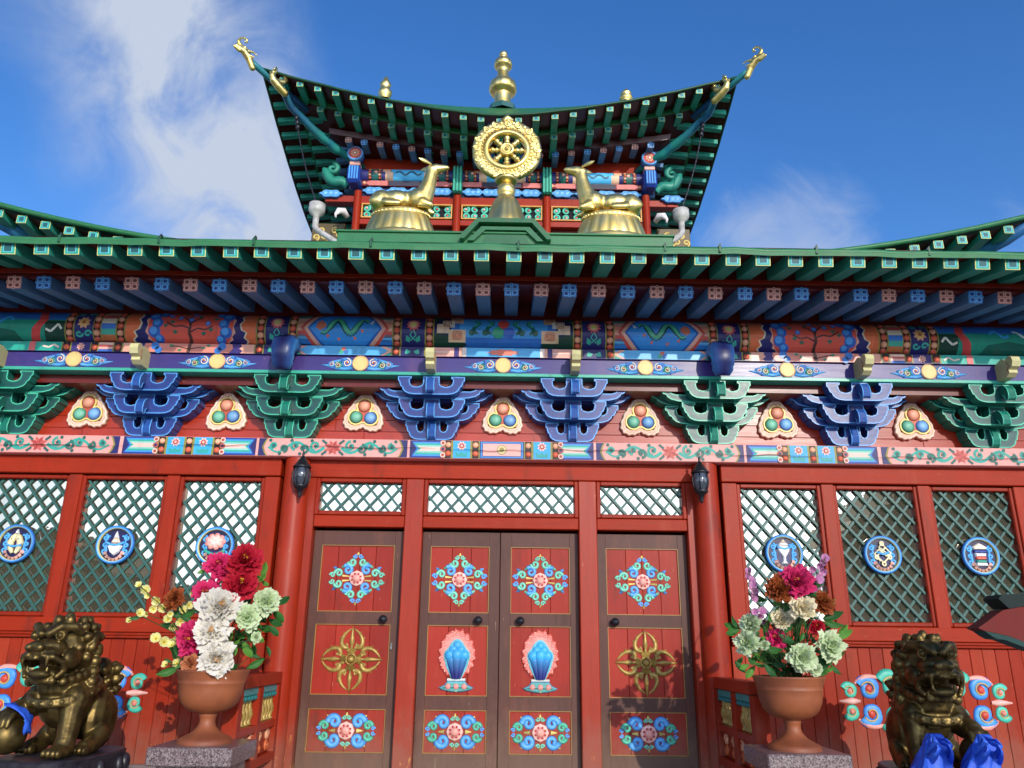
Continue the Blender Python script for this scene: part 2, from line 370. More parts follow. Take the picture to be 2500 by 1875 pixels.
# ------------------------------------------------------------------ temple hall
hall = thing('temple_hall', 'red timber temple hall with painted beams, bracket sets and lattice windows', 'temple', (0,0,-1.0))
SP = 1.1557
def P(name, mb, mat='enamel', loc=None): return mb.build(name, mat, hall, loc)
XE = 5.6     # half width of what is built
# dark core behind everything so that no gap shows light
m = MB(); m.box(-XE,XE,.30,7.5,-1.0,3.2,C('2a1512')); P('inner_wall', m, 'matte')
for sx in (-1,1):
    # round column
    m = MB(); m.lathe([(.108,-1.0),(.108,-.5),(.105,.3),(.102,1.44)], 28, (sx*1.672,-.02,0), RED); P('column', m, 'enamel_worn')
    # window bay: head beam, posts, sill, mouldings, plinth
    a, b = sorted((sx*1.80, sx*XE)); 
    m = MB(); m.box(a,b,-.055,.2,1.29,1.446,RED,.006); P('head_beam', m, 'enamel_dull_x')
    for x in (1.868,2.674,3.467,4.26,5.05):
        hw = .062 if x < 2 else .052
        m = MB(); m.box(sx*x-hw,sx*x+hw,-.03,.16,.062,1.288,RED,.006); P('window_post', m, 'enamel_grain_z')
    m = MB(); m.box(a,b,-.032,.16,.062,.170,RED,.006); P('sill_beam', m, 'enamel_dull_x')
    m = MB(); m.box(a,b,-.020,.15,.040,.060,RED2,.004); m.box(a,b,-.034,.15,.018,.038,RED2,.006); P('moulding', m, 'enamel_dull_x')
    x = 1.80; k = 0
    while x < XE-.02:
        wd = .098+rnd.uniform(-.006,.006); x1 = min(x+wd, XE); q = rnd.uniform(-.0015,.0015); cc = mixcol(RED, C('a0381f') if rnd.random()<.5 else RED2, rnd.random()*.8)
        m = MB(); xa, xb = sorted((sx*x, sx*(x1-.0025))); m.box(xa,xb,.0+q,.1,-.86,.016,cc,.003); P('wall_plank', m, 'enamel_grain_z'); x = x1
    xa, xb = sorted((sx*5.105, sx*5.45)); m = MB(); m.box(xa,xb,.0,.2,.171,1.288,RED,.005); P('wall_panel', m, 'enamel_grain_z')
    m = MB(); m.lathe([(.125,-1.0),(.12,1.445)], 28, (sx*5.54,.08,0), RED); P('column', m, 'enamel_worn')
    m = MB(); m.box(a,b,-.22,.14,-.999,-.862,C('8d887e'),.008); P('plinth', m, 'slate_paving')
    # transom and door posts
    for x0, x1 in ((.632,.777),(1.512,1.60)):
        xa, xb = sorted((sx*x0, sx*x1)); m = MB(); m.box(xa,xb,-.01,.2,-1.0,1.288,RED,.006); P('door_post', m, 'enamel_worn')
    xa, xb = sorted((sx*.779, sx*1.510)); m = MB(); m.box(xa,xb,.0,.2,.893,.985,RED,.005); P('transom_rail', m, 'enamel_dull_x')
m = MB(); m.box(-1.60,1.60,-.02,.2,1.29,1.446,RED,.006); P('head_beam', m, 'enamel_dull_x')
m = MB(); m.box(-.630,.630,.0,.2,.893,.985,RED,.005); P('transom_rail', m, 'enamel_dull_x')

# lattice windows
SLW, DXL, SLOPE = .0125, .118, 1.17
def lattice_segments(x0, x1, z0, z1, sgn, off):
    # diagonals clipped to the opening: z = sgn*SLOPE*(x-c)
    o = []; c = x0-(z1-z0)/SLOPE-1+off
    while c < x1+(z1-z0)/SLOPE+1:
        if sgn > 0: f = lambda x: z0+SLOPE*(x-c)
        else: f = lambda x: z1-SLOPE*(x-c)
        a, b = x0, x1
        xs = sorted((c, c+(z1-z0)/SLOPE)); a = max(a, xs[0]); b = min(b, xs[1])
        if b-a > .015: o.append(((a,f(a)),(b,f(b))))
        c += DXL
    return o
def window(x0, x1, z0, z1, off, kind='window'):
    fr = MB(); t = .034
    for (a,b,c,d) in ((x0-t,x0,z0-t,z1+t),(x1,x1+t,z0-t,z1+t)): fr.box(a,b,-.012,.09,c,d,RED2,.007)
    fr.box(x0,x1,-.0119,.09,z0-t,z0,RED2,.007); fr.box(x0,x1,-.0119,.09,z1,z1+t,RED2,.007)
    w_ = P(kind+'_frame', fr, 'enamel_grain_z')
    g = MB(); g.box(x0-.002,x1+.002,.048,.054,z0-.002,z1+.002,(.5,.5,.5)); g.build('glass_pane', 'window_glass', w_)
    for sgn, y in ((-1,.026),(1,.038)):
        for (p, q) in lattice_segments(x0, x1, z0, z1, sgn, off):
            d = Vector((q[0]-p[0], q[1]-p[1])).normalized(); n = Vector((-d.y, d.x))*SLW
            poly = [(p[0]+n.x,p[1]+n.y),(q[0]+n.x,q[1]+n.y),(q[0]-n.x,q[1]-n.y),(p[0]-n.x,p[1]-n.y)]
            poly = [(min(max(u,x0),x1),min(max(v,z0),z1)) for u,v in poly]
            cc = mixcol(LAT, C('386a60'), rnd.random()*.5)
            mb = MB(); mb.prism(poly, y-.006, y+.006, cc, mixcol(cc,C('5d7a48'),.35)); mb.build('lattice_slat', 'enamel', w_)
    return w_
WIN = [(1.963,2.592),(2.754,3.388),(3.546,4.180),(4.335,4.97)]
wins = {}
for sx in (-1,1):
    for k, (a,b) in enumerate(WIN):
        xa, xb = sorted((sx*a, sx*b)); wins[(sx,k)] = window(xa, xb, .207, 1.25, .02*sx+.03*k)
    xa, xb = sorted((sx*.812, sx*1.478)); window(xa, xb, 1.020, 1.252, .03, 'transom')
window(-.596, .596, 1.020, 1.252, .05, 'transom')

# carved symbol roundels on the window lattices
def ribbon(mb, sx, cx, cz, y):
    for z_, r_ in ((.055,.026),(.0,.022),(-.05,.026)):
        pts = spiral(cx+sx*.085, cz+z_, r_, .006, PI*(.5 if sx>0 else .5), 1.2*sx, 14)
        mb.ptube(pts, .0085, y, (LBLUE,BLUE), .8, 4)
    mb.ptube(bez((cx+sx*.045,cz+.07),(cx+sx*.12,cz+.06),(cx+sx*.03,cz-.03),(cx+sx*.09,cz-.08),12), .008, y, (LBLUE,BLUE), .8, 4)
def roundel(cx, cz, kind, parent):
    rim = MB(); rim.lathe([(.128,.0),(.128,.018),(.136,.026),(.146,.026),(.152,.018),(.152,0)], 36, (cx,.012,cz), [YEL,YEL,LBLUE,BLUE,BLUE,DBLUE], axis='y')
    ro = rim.build('roundel', 'enamel', parent)
    b = MB(); b.disc(cx, cz, .13, .010, NAVY, C('16163c'), 28)
    for s_ in (-1,1): ribbon(b, s_, cx, cz, .008)
    y = .002
    # lotus foot
    for i in range(7):
        a = R(205+i*130/6); b.ptube([(cx+.06*math.cos(a)*1.0,cz-.03+.075*math.sin(a)),(cx+.09*math.cos(a),cz-.03+.095*math.sin(a))], [.016,.011], y, (LPINK,PINK), .6, 5)
    L = lambda pr, c0: b.lathe(pr, 16, (cx,y+.004,cz), c0, axis='z', scal=None)
    if kind == 'vase':
        for poly, c in (([(-.03,-.085),(.03,-.085),(.014,-.06),(.012,-.03),(.045,.02),(.05,.05),(.035,.06),(-.035,.06),(-.05,.05),(-.045,.02),(-.012,-.03),(-.014,-.06)],WHITE),([(-.045,.062),(.045,.062),(.03,.085),(-.03,.085)],WHITE),([(-.024,.087),(.024,.087),(0,.118)],CREAM)):
            b.relief([(cx+u,cz+v) for u,v in poly], 0, [(0,.004,c),(.008,-.012,c)], back=.01)
        b.ptube([(cx-.055,cz+.05),(cx,cz+.035),(cx+.055,cz+.05)], .010, -.008, (LBLUE,BLUE), .8, 5)
    elif kind == 'conch':
        for poly, c in (([(-.06,-.01),(-.035,-.06),(0,-.085),(.035,-.06),(.06,-.01),(.03,.01),(-.03,.01)],WHITE),([(-.04,.012),(.04,.012),(.02,.05),(-.02,.05)],CREAM),([(-.022,.052),(.022,.052),(0,.11)],WHITE)):
            b.relief([(cx+u,cz+v) for u,v in poly], 0, [(0,.004,c),(.009,-.014,c)], back=.01)
        b.ptube([(cx-.075,cz+.02),(cx-.03,cz+.0),(cx,cz-.005),(cx+.03,cz),(cx+.075,cz+.02)], .011, -.008, (LBLUE,DBLUE), .8, 5)
    elif kind == 'lotus':
        for k,(n_,rr,c) in enumerate(((9,.062,PINK),(7,.042,LPINK),(5,.022,C('f6cfc2')))):
            for i in range(n_):
                a = 2*PI*i/n_+.3*k; b.ball((cx+rr*math.cos(a),-.004-.006*k,cz+.035+rr*.75*math.sin(a)),(.024,.010,.022),c,8,5)
        for s_ in (-1,1): b.ptube(bez((cx,cz-.075),(cx+s_*.03,cz-.05),(cx+s_*.05,cz-.06),(cx+s_*.08,cz-.03),8), .014, y, (TEAL,DTEAL), .6, 5)
    elif kind == 'knot':
        kc = (C('f4ecc4'),C('b89c4a')); q = .026
        loop = [(-q,-2.2*q),(-2.6*q,.0),(-q,1.4*q),(q,-.6*q),(2.6*q,.2*q),(q,1.9*q),(-q,.2*q),(-2*q,-.8*q),(0,-2.6*q),(2*q,-.8*q),(q,.4*q),(-q,2*q),(0,3.2*q),(q,2*q),(-q,.2*q)]
        b.ptube([(cx+u,cz+.006+v) for u,v in loop], .0085, y-.004, kc, .9, 5)
        for dx,dz in ((0,.088),(-.052,-.02),(.052,-.02),(0,-.072)): b.ptube(spiral(cx+dx,cz+dz,.014,.014,0,1,10), .0075, y-.006, kc, .8, 4)
        b.ptube([(cx-.05,cz+.02),(cx,cz+.002),(cx+.05,cz+.02)], .010, y-.010, (LBLUE,BLUE), .8, 5)
    elif kind == 'banner':
        for poly, c in (([(-.05,.05),(.05,.05),(.06,.07),(0,.105),(-.06,.07)],CREAM),([(-.05,.025),(.05,.025),(.054,.048),(-.054,.048)],DBLUE),([(-.042,-.005),(.042,-.005),(.046,.024),(-.046,.024)],WHITE),([(-.04,-.03),(.04,-.03),(.042,-.006),(-.042,-.006)],CORAL),([(-.04,-.05),(.04,-.05),(.04,-.031),(-.04,-.031)],TEAL),([(-.05,-.08),(.05,-.08),(.04,-.052),(-.04,-.052)],WHITE)):
            b.relief([(cx+u,cz+v) for u,v in poly], 0, [(0,.004,c),(.006,-.010,c)], back=.01)
    else:  # pair of fish
        for s_ in (-1,1):
            b.ptube([(cx+s_*.012,cz-.075),(cx+s_*.03,cz-.04),(cx+s_*.038,cz+.01),(cx+s_*.02,cz+.05),(cx+s_*.006,cz+.075)], [.012,.024,.028,.026,.012], y, (C('e8dcae'),C('a48f58')), .7, 6)
            b.ball((cx+s_*.026,-.012,cz+.035),.007,BLACK,6,4)
        b.ptube([(cx-.06,cz-.01),(cx,cz-.025),(cx+.06,cz-.01)], .010, -.012, (LBLUE,DBLUE), .8, 5)
        b.relief([(cx+u,cz+v) for u,v in ((-.016,.078),(.016,.078),(0,.115))], 0, [(0,.004,WHITE),(.004,-.010,WHITE)], back=.01)
    b.build('carved_symbol', 'enamel', ro)
for (sx,k), kind in {(-1,2):'fish',(-1,1):'conch',(-1,0):'lotus',(1,0):'vase',(1,1):'knot',(1,2):'banner',(-1,3):'vase',(1,3):'fish'}.items():
    a, b = WIN[k]; roundel(sx*(a+b)/2, .725, kind, wins[(sx,k)])

# doors
def spiral_scroll(mb, x, z, r, a0, dirn, cols, y, thick=.33):
    n = 20; pts = spiral(x, z, r, r*.22, a0, 1.25*dirn, n); thick *= 1.22
    mb.ptube(pts, [r*thick*(1.0-.45*i/n) for i in range(n+1)], y, cols, .8, 5)
def rosette(mb, x, z, r, y):
    mb.lathe([(r,0),(r*.97,r*.22),(r*.8,r*.30),(r*.42,r*.30),(r*.40,r*.40),(r*.30,r*.48),(.001,r*.5)], 24, (x,y,z), [PINK,LPINK,LPINK,C('d97a72'),LPINK,C('e8a090'),C('e8a090')], axis='y', scal=lambda t,q: 1+.05*math.cos(8*t) if q < .4 else 1)
    for i in range(8):
        a = 2*PI*i/8+.39; mb.ball((x+r*.63*math.cos(a), y-r*.30, z+r*.63*math.sin(a)), (r*.14,r*.05,r*.14), C('b03a3a'), 8, 4)
GB = (C('7fd0b4'),C('2f8a74')); BB = (C('62aee6'),C('2f62b8')); YB = (C('f0e08a'),C('c0a040'))
def mandala_diamond(x, z, y, flip):
    mb = MB(); rosette(mb, x, z, .060, y)
    G, B = (GB, BB)
    for sx in (-1,1):
        for sz in (-1,1):
            s_ = sx*sz
            spiral_scroll(mb, x+sx*.075, z+sz*.066, .042, PI/2*(1-sx)+ (0 if sx>0 else 0) + sz*.8*sx, s_, B, y)
            spiral_scroll(mb, x+sx*.146, z+sz*.040, .034, PI/2*(1-sx), s_, G, y)
            spiral_scroll(mb, x+sx*.043, z+sz*.128, .036, PI/2*(1-sx), -s_, G, y)
            spiral_scroll(mb, x+sx*.196, z+sz*.024, .022, PI/2*(1-sx), s_, B if flip else G, y)
            spiral_scroll(mb, x+sx*.021, z+sz*.176, .019, PI/2*(1-sx), -s_, G if flip else B, y)
            mb.ptube([(x+sx*.09,z+sz*.105),(x+sx*.125,z+sz*.085)], [.016,.008], y, G, .7, 4)
            mb.ptube([(x+sx*.168,z+sz*.075),(x+sx*.190,z+sz*.090)], [.016,.005], y, B, .7, 4)
            mb.ptube([(x+sx*.115,z+sz*.02),(x+sx*.06,z+sz*.015)], [.009,.004], y, YB, .7, 4)
    for sz in (-1,1): mb.ptube([(x,z+sz*.185),(x,z+sz*.208)], [.014,.004], y, YB, .7, 4)
    return mb
def mandala_wide(x, z, y):
    mb = MB(); rosette(mb, x, z, .063, y)
    for sx in (-1,1):
        for sz in (-1,1):
            s_ = sx*sz
            spiral_scroll(mb, x+sx*.092, z+sz*.062, .050, PI/2*(1-sx), s_, BB, y, .40)
            spiral_scroll(mb, x+sx*.165, z+sz*.035, .034, PI/2*(1-sx), s_, (C('5cbc9c'),C('257a68')), y, .38)
            spiral_scroll(mb, x+sx*.017, z+sz*.095, .017, PI/2*(1-sx), -s_, GB, y)
            spiral_scroll(mb, x+sx*.205, z+sz*.016, .016, PI/2*(1-sx), s_, BB, y)
            mb.ptube([(x+sx*.13,z+sz*.09),(x+sx*.15,z+sz*.11)], [.013,.004], y, YB, .7, 4)
        mb.ptube([(x+sx*.08,z),(x+sx*.125,z)], [.016,.004], y, YB, .7, 4)
    for sz in (-1,1): mb.ptube([(x,z+sz*.105),(x,z+sz*.128)], [.012,.004], y, YB, .7, 4)
    return mb
def vajra(x, z, y):
    mb = MB(); g = (1,1,1)
    mb.dome(x, z, .030, y, .030, g, g, 14); mb.lathe([(.044,0),(.044,.014),(.034,.016),(.032,.010)], 20, (x,y,z), g, axis='y')
    for k in range(4):
        T = Matrix.Translation((x,0,z)) @ Matrix.Rotation(k*PI/2, 4, 'Y') @ Matrix.Translation((-x,0,-z)); mb.T = T
        for r_, z0 in ((.028,.040),(.036,.060),(.030,.072)): mb.ptube([(x-r_,z+z0),(x+r_,z+z0)], .009, y, g, 1.3, 5)
        mb.ptube([(x,z+.035),(x,z+.078)], .022, y, g, .8, 5)
        mb.ptube([(x,z+.078),(x,z+.10),(x,z+.13),(x,z+.16),(x,z+.215),(x,z+.245)], [.010,.010,.020,.014,.008,.002], y-.004, g, 1, 6)
        for s_ in (-1,1):
            pts = bez((x+s_*.022,z+.083),(x+s_*.105,z+.072),(x+s_*.100,z+.175),(x+s_*.012,z+.225),14)
            mb.ptube(pts, [.011,.014,.017,.019,.019,.018,.017,.016,.015,.014,.013,.011,.009,.007,.005], y, g, .9, 6)
            mb.ptube([(x+s_*.082,z+.145),(x+s_*.100,z+.165)], [.010,.003], y, g, .9, 5); mb.ptube([(x+s_*.06,z+.185),(x+s_*.072,z+.205)], [.008,.002], y, g, .9, 5)
            spiral_scroll(mb, x+s_*.045, z+.100, .016, PI/2, s_, g, y-.006)
    mb.T = None; return mb
def flame_jewel(x, z, y, parent):
    fl = MB(); n = 44; poly = []
    for i in range(n):
        a = 2*PI*i/n; rr = 1+.05*math.sin(i*2.2)+.045*math.sin(i*3.7)
        px = .142*math.cos(a)*rr; pz = (.195 if math.sin(a) > 0 else .17)*math.sin(a)*rr
        poly.append((x+px, z+.03+pz))
    fl.relief(poly, 0, [(0,y-.010,C('a83028')),(.012,y-.018,C('dc7060')),(.020,y-.014,C('ea9084'))], back=y)
    for i in range(15):
        a = R(-50+i*280/14); cx_ = x+.118*math.cos(a); cz_ = z+.03+(.165 if math.sin(a)>0 else .14)*math.sin(a)
        spiral_scroll(fl, cx_, cz_, .020, a, 1 if math.cos(a)>0 else -1, (C('ee9c8e'),C('c04a3c')), y-.016)
    o = fl.build('flame_halo', 'enamel', parent)
    je = MB(); top, bot = C('3fa6e0'), C('221f6e')
    outl = [(x-.035,z-.145),(x+.035,z-.145),(x+.080,z-.06),(x+.104,z+.02),(x+.098,z+.055),(x+.07,z+.085),(x+.048,z+.122),(x+.02,z+.148),(x,z+.152),(x-.02,z+.148),(x-.048,z+.122),(x-.07,z+.085),(x-.098,z+.055),(x-.104,z+.02),(x-.080,z-.06)]
    je.relief(outl, 0, [(0,y-.022,C('8fd0c8')),(.006,y-.026,C('5fb0c4'))], back=y-.005)
    for dx, w_, z1, yy in ((-.056,.038,.040,-.056),(.056,.038,.040,-.056),(-.030,.032,.080,-.046),(.030,.032,.080,-.046),(0,.032,.112,-.042),(0,.042,.045,-.070)):
        zb = -.14; k = 7; pts = [(x+dx*(.35+.65*(i/k)), z+zb+(z1-zb)*i/k) for i in range(k+1)]
        rad = [w_*(.35+.65*(i/k)**.8) if i < k-1 else w_*(.9 if i == k-1 else .45) for i in range(k+1)]
        mcol = [mixcol(bot, top, (i/k)**1.9) for i in range(k+1)]; nn = 7; vs = []; cs = []
        for j in range(k+1):
            for i in range(nn):
                t = PI*i/(nn-1); vs.append((pts[j][0]+rad[j]*math.cos(t), y+yy*.55-.5*rad[j]*math.sin(t), pts[j][1])); cs.append(mcol[j])
        vs.append((pts[-1][0], y+yy*.55-.004, pts[-1][1]+rad[-1]*.9)); cs.append(top); L = len(vs)-1
        je.ball((pts[-1][0], y+yy*.55-.004, pts[-1][1]-w_*.25),(w_*.98,w_*.52,w_*.98),top,12,8); je.add(vs, [(j*nn+i,j*nn+i+1,(j+1)*nn+i+1,(j+1)*nn+i) for j in range(k) for i in range(nn-1)]+[(k*nn+i,k*nn+i+1,L) for i in range(nn-1)], cs, True)
    je.build('jewel_cluster', 'enamel', o)
    ft = MB(); ft.ptube([(x-.07,z-.148),(x+.07,z-.148)], .010, y-.008, WHITE, 1.4, 5)
    poly = [(x-.07,z-.158),(x+.07,z-.158),(x+.09,z-.185),(x+.135,z-.205),(x+.115,z-.220),(x+.06,z-.232),(x,z-.238),(x-.06,z-.232),(x-.115,z-.220),(x-.135,z-.205),(x-.09,z-.185)]
    ft.relief(poly, 0, [(0,y-.012,C('3a7ab0')),(.008,y-.022,C('6fb8b0')),(.018,y-.026,C('5aa8a0'))], back=y)
    for dx in (-.062,0,.062): ft.ball((x+dx,y-.026,z-.196),(.022,.008,.022),PINK,10,5)
    for i in range(7): ft.ball((x-.09+.03*i,y-.016,z-.228+.008*abs(i-3)),(.013,.008,.008),YEL,6,4)
    ft.build('lotus_foot', 'enamel', o)
def door(x0, x1, px0, px1, knob_x, centre, flip):
    Y = .08; Z0, Z1 = -.985, .872
    zs = [(.24,.755),(-.372,.143),(-.775,-.474)]
    f = MB(); cy = Y
    f.box(x0,px0,cy,cy+.05,Z0,Z1,BROWN,.003); f.box(px1,x1,cy,cy+.05,Z0,Z1,BROWN,.003)
    f.box(px0,px1,cy+.0008,cy+.05,zs[0][1],Z1-.001,BROWN); f.box(px0,px1,cy+.0008,cy+.05,zs[1][1],zs[0][0],BROWN); f.box(px0,px1,cy+.0008,cy+.05,zs[2][1],zs[1][0],BROWN); f.box(px0,px1,cy+.0008,cy+.05,Z0+.001,zs[2][0],BROWN)
    d = P('door_leaf', f, 'enamel_grain_z')
    for (a, b) in zs:
        n = 4 if px1-px0 > .5 else 3; cuts = [px0]+[px0+(px1-px0)*(i+rnd.uniform(-.12,.12))/n for i in range(1,n)]+[px1]
        for i in range(n):
            q = rnd.uniform(0,.0016); cc = mixcol(C('a03022'), C('90281c'), rnd.random())
            mb = MB(); mb.box(cuts[i]+.0012,cuts[i+1]-.0012,cy+.012+q,cy+.04,a,b,cc,.002); mb.build('panel_board','enamel_grain_z',d)
        g = MB(); t = .0038; yy = cy-.002
        g.box(px0-.001,px0+t,yy,cy+.02,a-.001,b+.001,GOLDP); g.box(px1-t,px1+.001,yy,cy+.02,a-.001,b+.001,GOLDP); g.box(px0+t,px1-t,yy+.0005,cy+.02,b-t,b+.001,GOLDP); g.box(px0+t,px1-t,yy+.0005,cy+.02,a-.001,a+t,GOLDP)
        g.build('gilt_bead','enamel',d)
    xc = (px0+px1)/2; y = cy+.012
    mandala_diamond(xc, .495, y, flip).build('carved_rosette','enamel',d)
    if centre: flame_jewel(xc, -.108, y, d)
    else: vajra(xc, -.116, y).build('crossed_vajra','gilt_paint',d)
    mandala_wide(xc, -.626, y).build('carved_rosette','enamel',d)
    k = MB(); k.lathe([(.012,0),(.012,.02),(.026,.028),(.033,.045),(.026,.062),(.001,.068)], 18, (knob_x,cy,.183), C('23262a'), axis='y'); k.build('door_knob','lantern_iron',d)
door(-1.510,-.779,-1.438,-.855,-.909,False,False); door(-.630,-.0025,-.560,-.088,-.165,True,True)
door(.0025,.630,.088,.560,.165,True,True); door(.779,1.510,.855,1.438,.909,False,False)
m = MB(); m.box(-.845,-.83,.066,.08,-.045,.01,C('6a6a6a'),.002); m.ball((-.838,.06,-.03),.010,C('8a8a8a'),8,5); P('door_lock', m, 'enamel')
m = MB(); m.box(-1.6,1.6,-.04,.3,-.999,-.986,C('5a4a44')); P('threshold', m, 'enamel_grain_x')

# big scroll carving on the dado behind each lion
def dado_carving(cx, sgn):
    z = -.372; y = .0
    BL = (C('4b9fe6'),C('2450b4')); TE = (C('4fc2a6'),C('1f8a7a')); GO = (C('b89a58'),C('7d6530')); PK = (C('f0a898'),C('d07868'))
    core = MB(); core.ptube([(cx,z+.06),(cx,z+.17),(cx,z+.25)], [.05,.06,.008], y, (C('f4c8ba'),C('e09888')), .7, 6); core = P('scroll_carving', core, 'enamel')
    for s_ in (-1,1):
        for sz in (-1,1):
            for dx, dz, r, c in ((.575,.072,.054,TE),(.43,.088,.080,BL),(.25,.115,.095,TE),(.09,.075,.06,GO)):
                mb = MB(); x = cx+s_*dx; zz = z+sz*dz
                n = 26; a0 = (PI if s_ < 0 else 0)+.4*s_*sz; pts = spiral(x, zz, r, r*.30, a0, 1.15*s_*sz, n)
                mb.ptube(pts, [r*(.40-.14*i/n)*(1+.20*abs(math.sin(i*.62))) for i in range(n+1)], y, c, .5, 7)
                mb.ptube([(x+(p[0]-x)*.74,zz+(p[1]-zz)*.74) for p in pts[:20]], r*.075, y-r*.22, C('c8a868'), .8, 4)
                mb.ball((x,y-.004,zz),(r*.42,.020,r*.42),C('e08878') if c is TE else C('cf4a38'),10,5); mb.build('carved_scroll','enamel',core)
            mb = MB(); mb.ptube(bez((cx+s_*.53,z+sz*.125),(cx+s_*.47,z+sz*.178),(cx+s_*.40,z+sz*.19),(cx+s_*.33,z+sz*.16),10), [.008,.016,.02,.022,.024,.022,.02,.018,.016,.012,.006], y, PK, .8, 5); mb.build('carved_leaf','enamel',core)
        mb = MB(); mb.ptube([(cx+s_*.50,z),(cx+s_*.56,z),(cx+s_*.66,z)], [.012,.026,.006], y, (C('f2b8aa'),C('d88a7a')), .8, 5); mb.build('carved_leaf','enamel',core)
dado_carving(-3.30,-1); dado_carving(3.25,1)

# ------------------------------------------------------------------ painted beams
def sgnp(x): return 1 if x >= 0 else -1
class Surf:
    """paints thin coloured shapes on a flat board or a faceted round log"""
    def __init__(s, kind, Y, zc=0, r=.15):
        s.kind, s.Y, s.zc, s.r = kind, Y, zc, r
        s.bands = [i*PI/14*r for i in range(-7,7)] if kind == 'log' else None
    def pt(s, u, v, l):
        if s.kind == 'flat': return (u, s.Y-.0016*l, v)
        k = v/s.r; q = s.r+.0016*l; st = PI/14; i = math.floor(k/st+1e-6); f = k/st-i      # stay on the facet chord
        a, b = i*st, (i+1)*st
        return (u, s.Y-q*(math.cos(a)*(1-f)+math.cos(b)*f), s.zc+q*(math.sin(a)*(1-f)+math.sin(b)*f))
    def poly(s, mb, poly, l, col):
        if s.kind == 'log': col = tuple(min(.85,c*1.3+.008) for c in col)  # fill light put into the log's paint: colours lightened against the eave shade
        if s.kind == 'flat': mb.add([s.pt(u,v,l) for u,v in poly], [list(range(len(poly)))], col); return
        st = s.r*PI/14; lo = min(p[1] for p in poly); hi = max(p[1] for p in poly)
        for i in range(-7,7):
            a, b = i*st, (i+1)*st
            if hi <= a or lo >= b: continue
            q = clip(clip(poly, a, 1), b, -1)
            if len(q) > 2:
                e = 1e-7; mb.add([s.pt(u, min(max(v,a+e),b-e), l) for u,v in q], [list(range(len(q)))], col)
    def rect(s, mb, u0, u1, v0, v1, l, col): s.poly(mb, [(u0,v0),(u1,v0),(u1,v1),(u0,v1)], l, col)
    def rib(s, mb, pts, w, l, col):
        n = len(pts)
        for i in range(n-1):
            (x0,z0),(x1,z1) = pts[i],pts[i+1]; L = math.hypot(x1-x0,z1-z0) or 1e-9; w0 = w[i] if isinstance(w,list) else w; w1 = w[i+1] if isinstance(w,list) else w
            nx, nz = -(z1-z0)/L, (x1-x0)/L
            s.poly(mb, [(x0+nx*w0,z0+nz*w0),(x0-nx*w0,z0-nz*w0),(x1-nx*w1,z1-nz*w1),(x1+nx*w1,z1+nz*w1)], l, col)
    def circ(s, mb, u, v, r, l, col, n=12, rv=None): s.poly(mb, [(u+r*math.cos(2*PI*i/n), v+(rv or r)*math.sin(2*PI*i/n)) for i in range(n)], l, col)
    def bead(s, mb, u, v, r, c0, c1):
        p = s.pt(u, v, 0)
        if s.kind == 'flat': mb.lathe([(r,0),(r*.8,r*.35),(r*.35,r*.5),(.0005,r*.55)], 12, (p[0],p[1],p[2]), [c1,mixcol(c1,c0,.6),c0,c0], axis='y')
        else:
            mb.T = Matrix.Translation(p) @ Matrix.Rotation(-v/s.r, 4, 'X'); mb.lathe([(r,0),(r*.8,r*.35),(r*.35,r*.5),(.0005,r*.55)], 12, (0,0,0), [c1,mixcol(c1,c0,.6),c0,c0], axis='y'); mb.T = None
def clip(poly, c, sg):
    o = []; n = len(poly)
    for i in range(n):
        a, b = poly[i], poly[(i+1)%n]; da, db = (a[1]-c)*sg, (b[1]-c)*sg
        if da >= 0: o.append(a)
        if (da > 0 and db < 0) or (da < 0 and db > 0):
            t = da/(da-db); o.append((a[0]+(b[0]-a[0])*t, c))
    return o
def cloud_edge(u0, v0, v1, amp, sgn, n=4):
    o = []
    for i in range(n):
        a, b = v0+(v1-v0)*i/n, v0+(v1-v0)*(i+1)/n
        o += [(u0+sgn*amp*math.sin(PI*k/5)*(.6+.4*((i*7)%3)/2), a+(b-a)*k/5) for k in range(5)]
    o.append((u0, v1)); return o
def flower(S, mb, u, v, r, l, cols, n=10, aspect=1):
    for k, c in enumerate(cols):
        q = r*(1-.33*k); S.poly(mb, [(u+q*(1 if i%2 else .66)*math.cos(PI*i/n+.2*k), v+q*aspect*(1 if i%2 else .66)*math.sin(PI*i/n+.2*k)) for i in range(2*n)], l+k, c)
def bead_col(S, mb, u0, u1, vs, r, v0, v1):
    S.rect(mb, u0, u1, v0, v1, 1, OLIVE); d = (u1-u0)*.14; S.rect(mb, u0+d, u1-d, v0, v1, 2, BLACK)
    for i, v in enumerate(vs): S.bead(mb, (u0+u1)/2, v, r, *((C('f0b48c'),C('cf6a48')) if i%2 else (C('dd6a4c'),C('a83424'))))
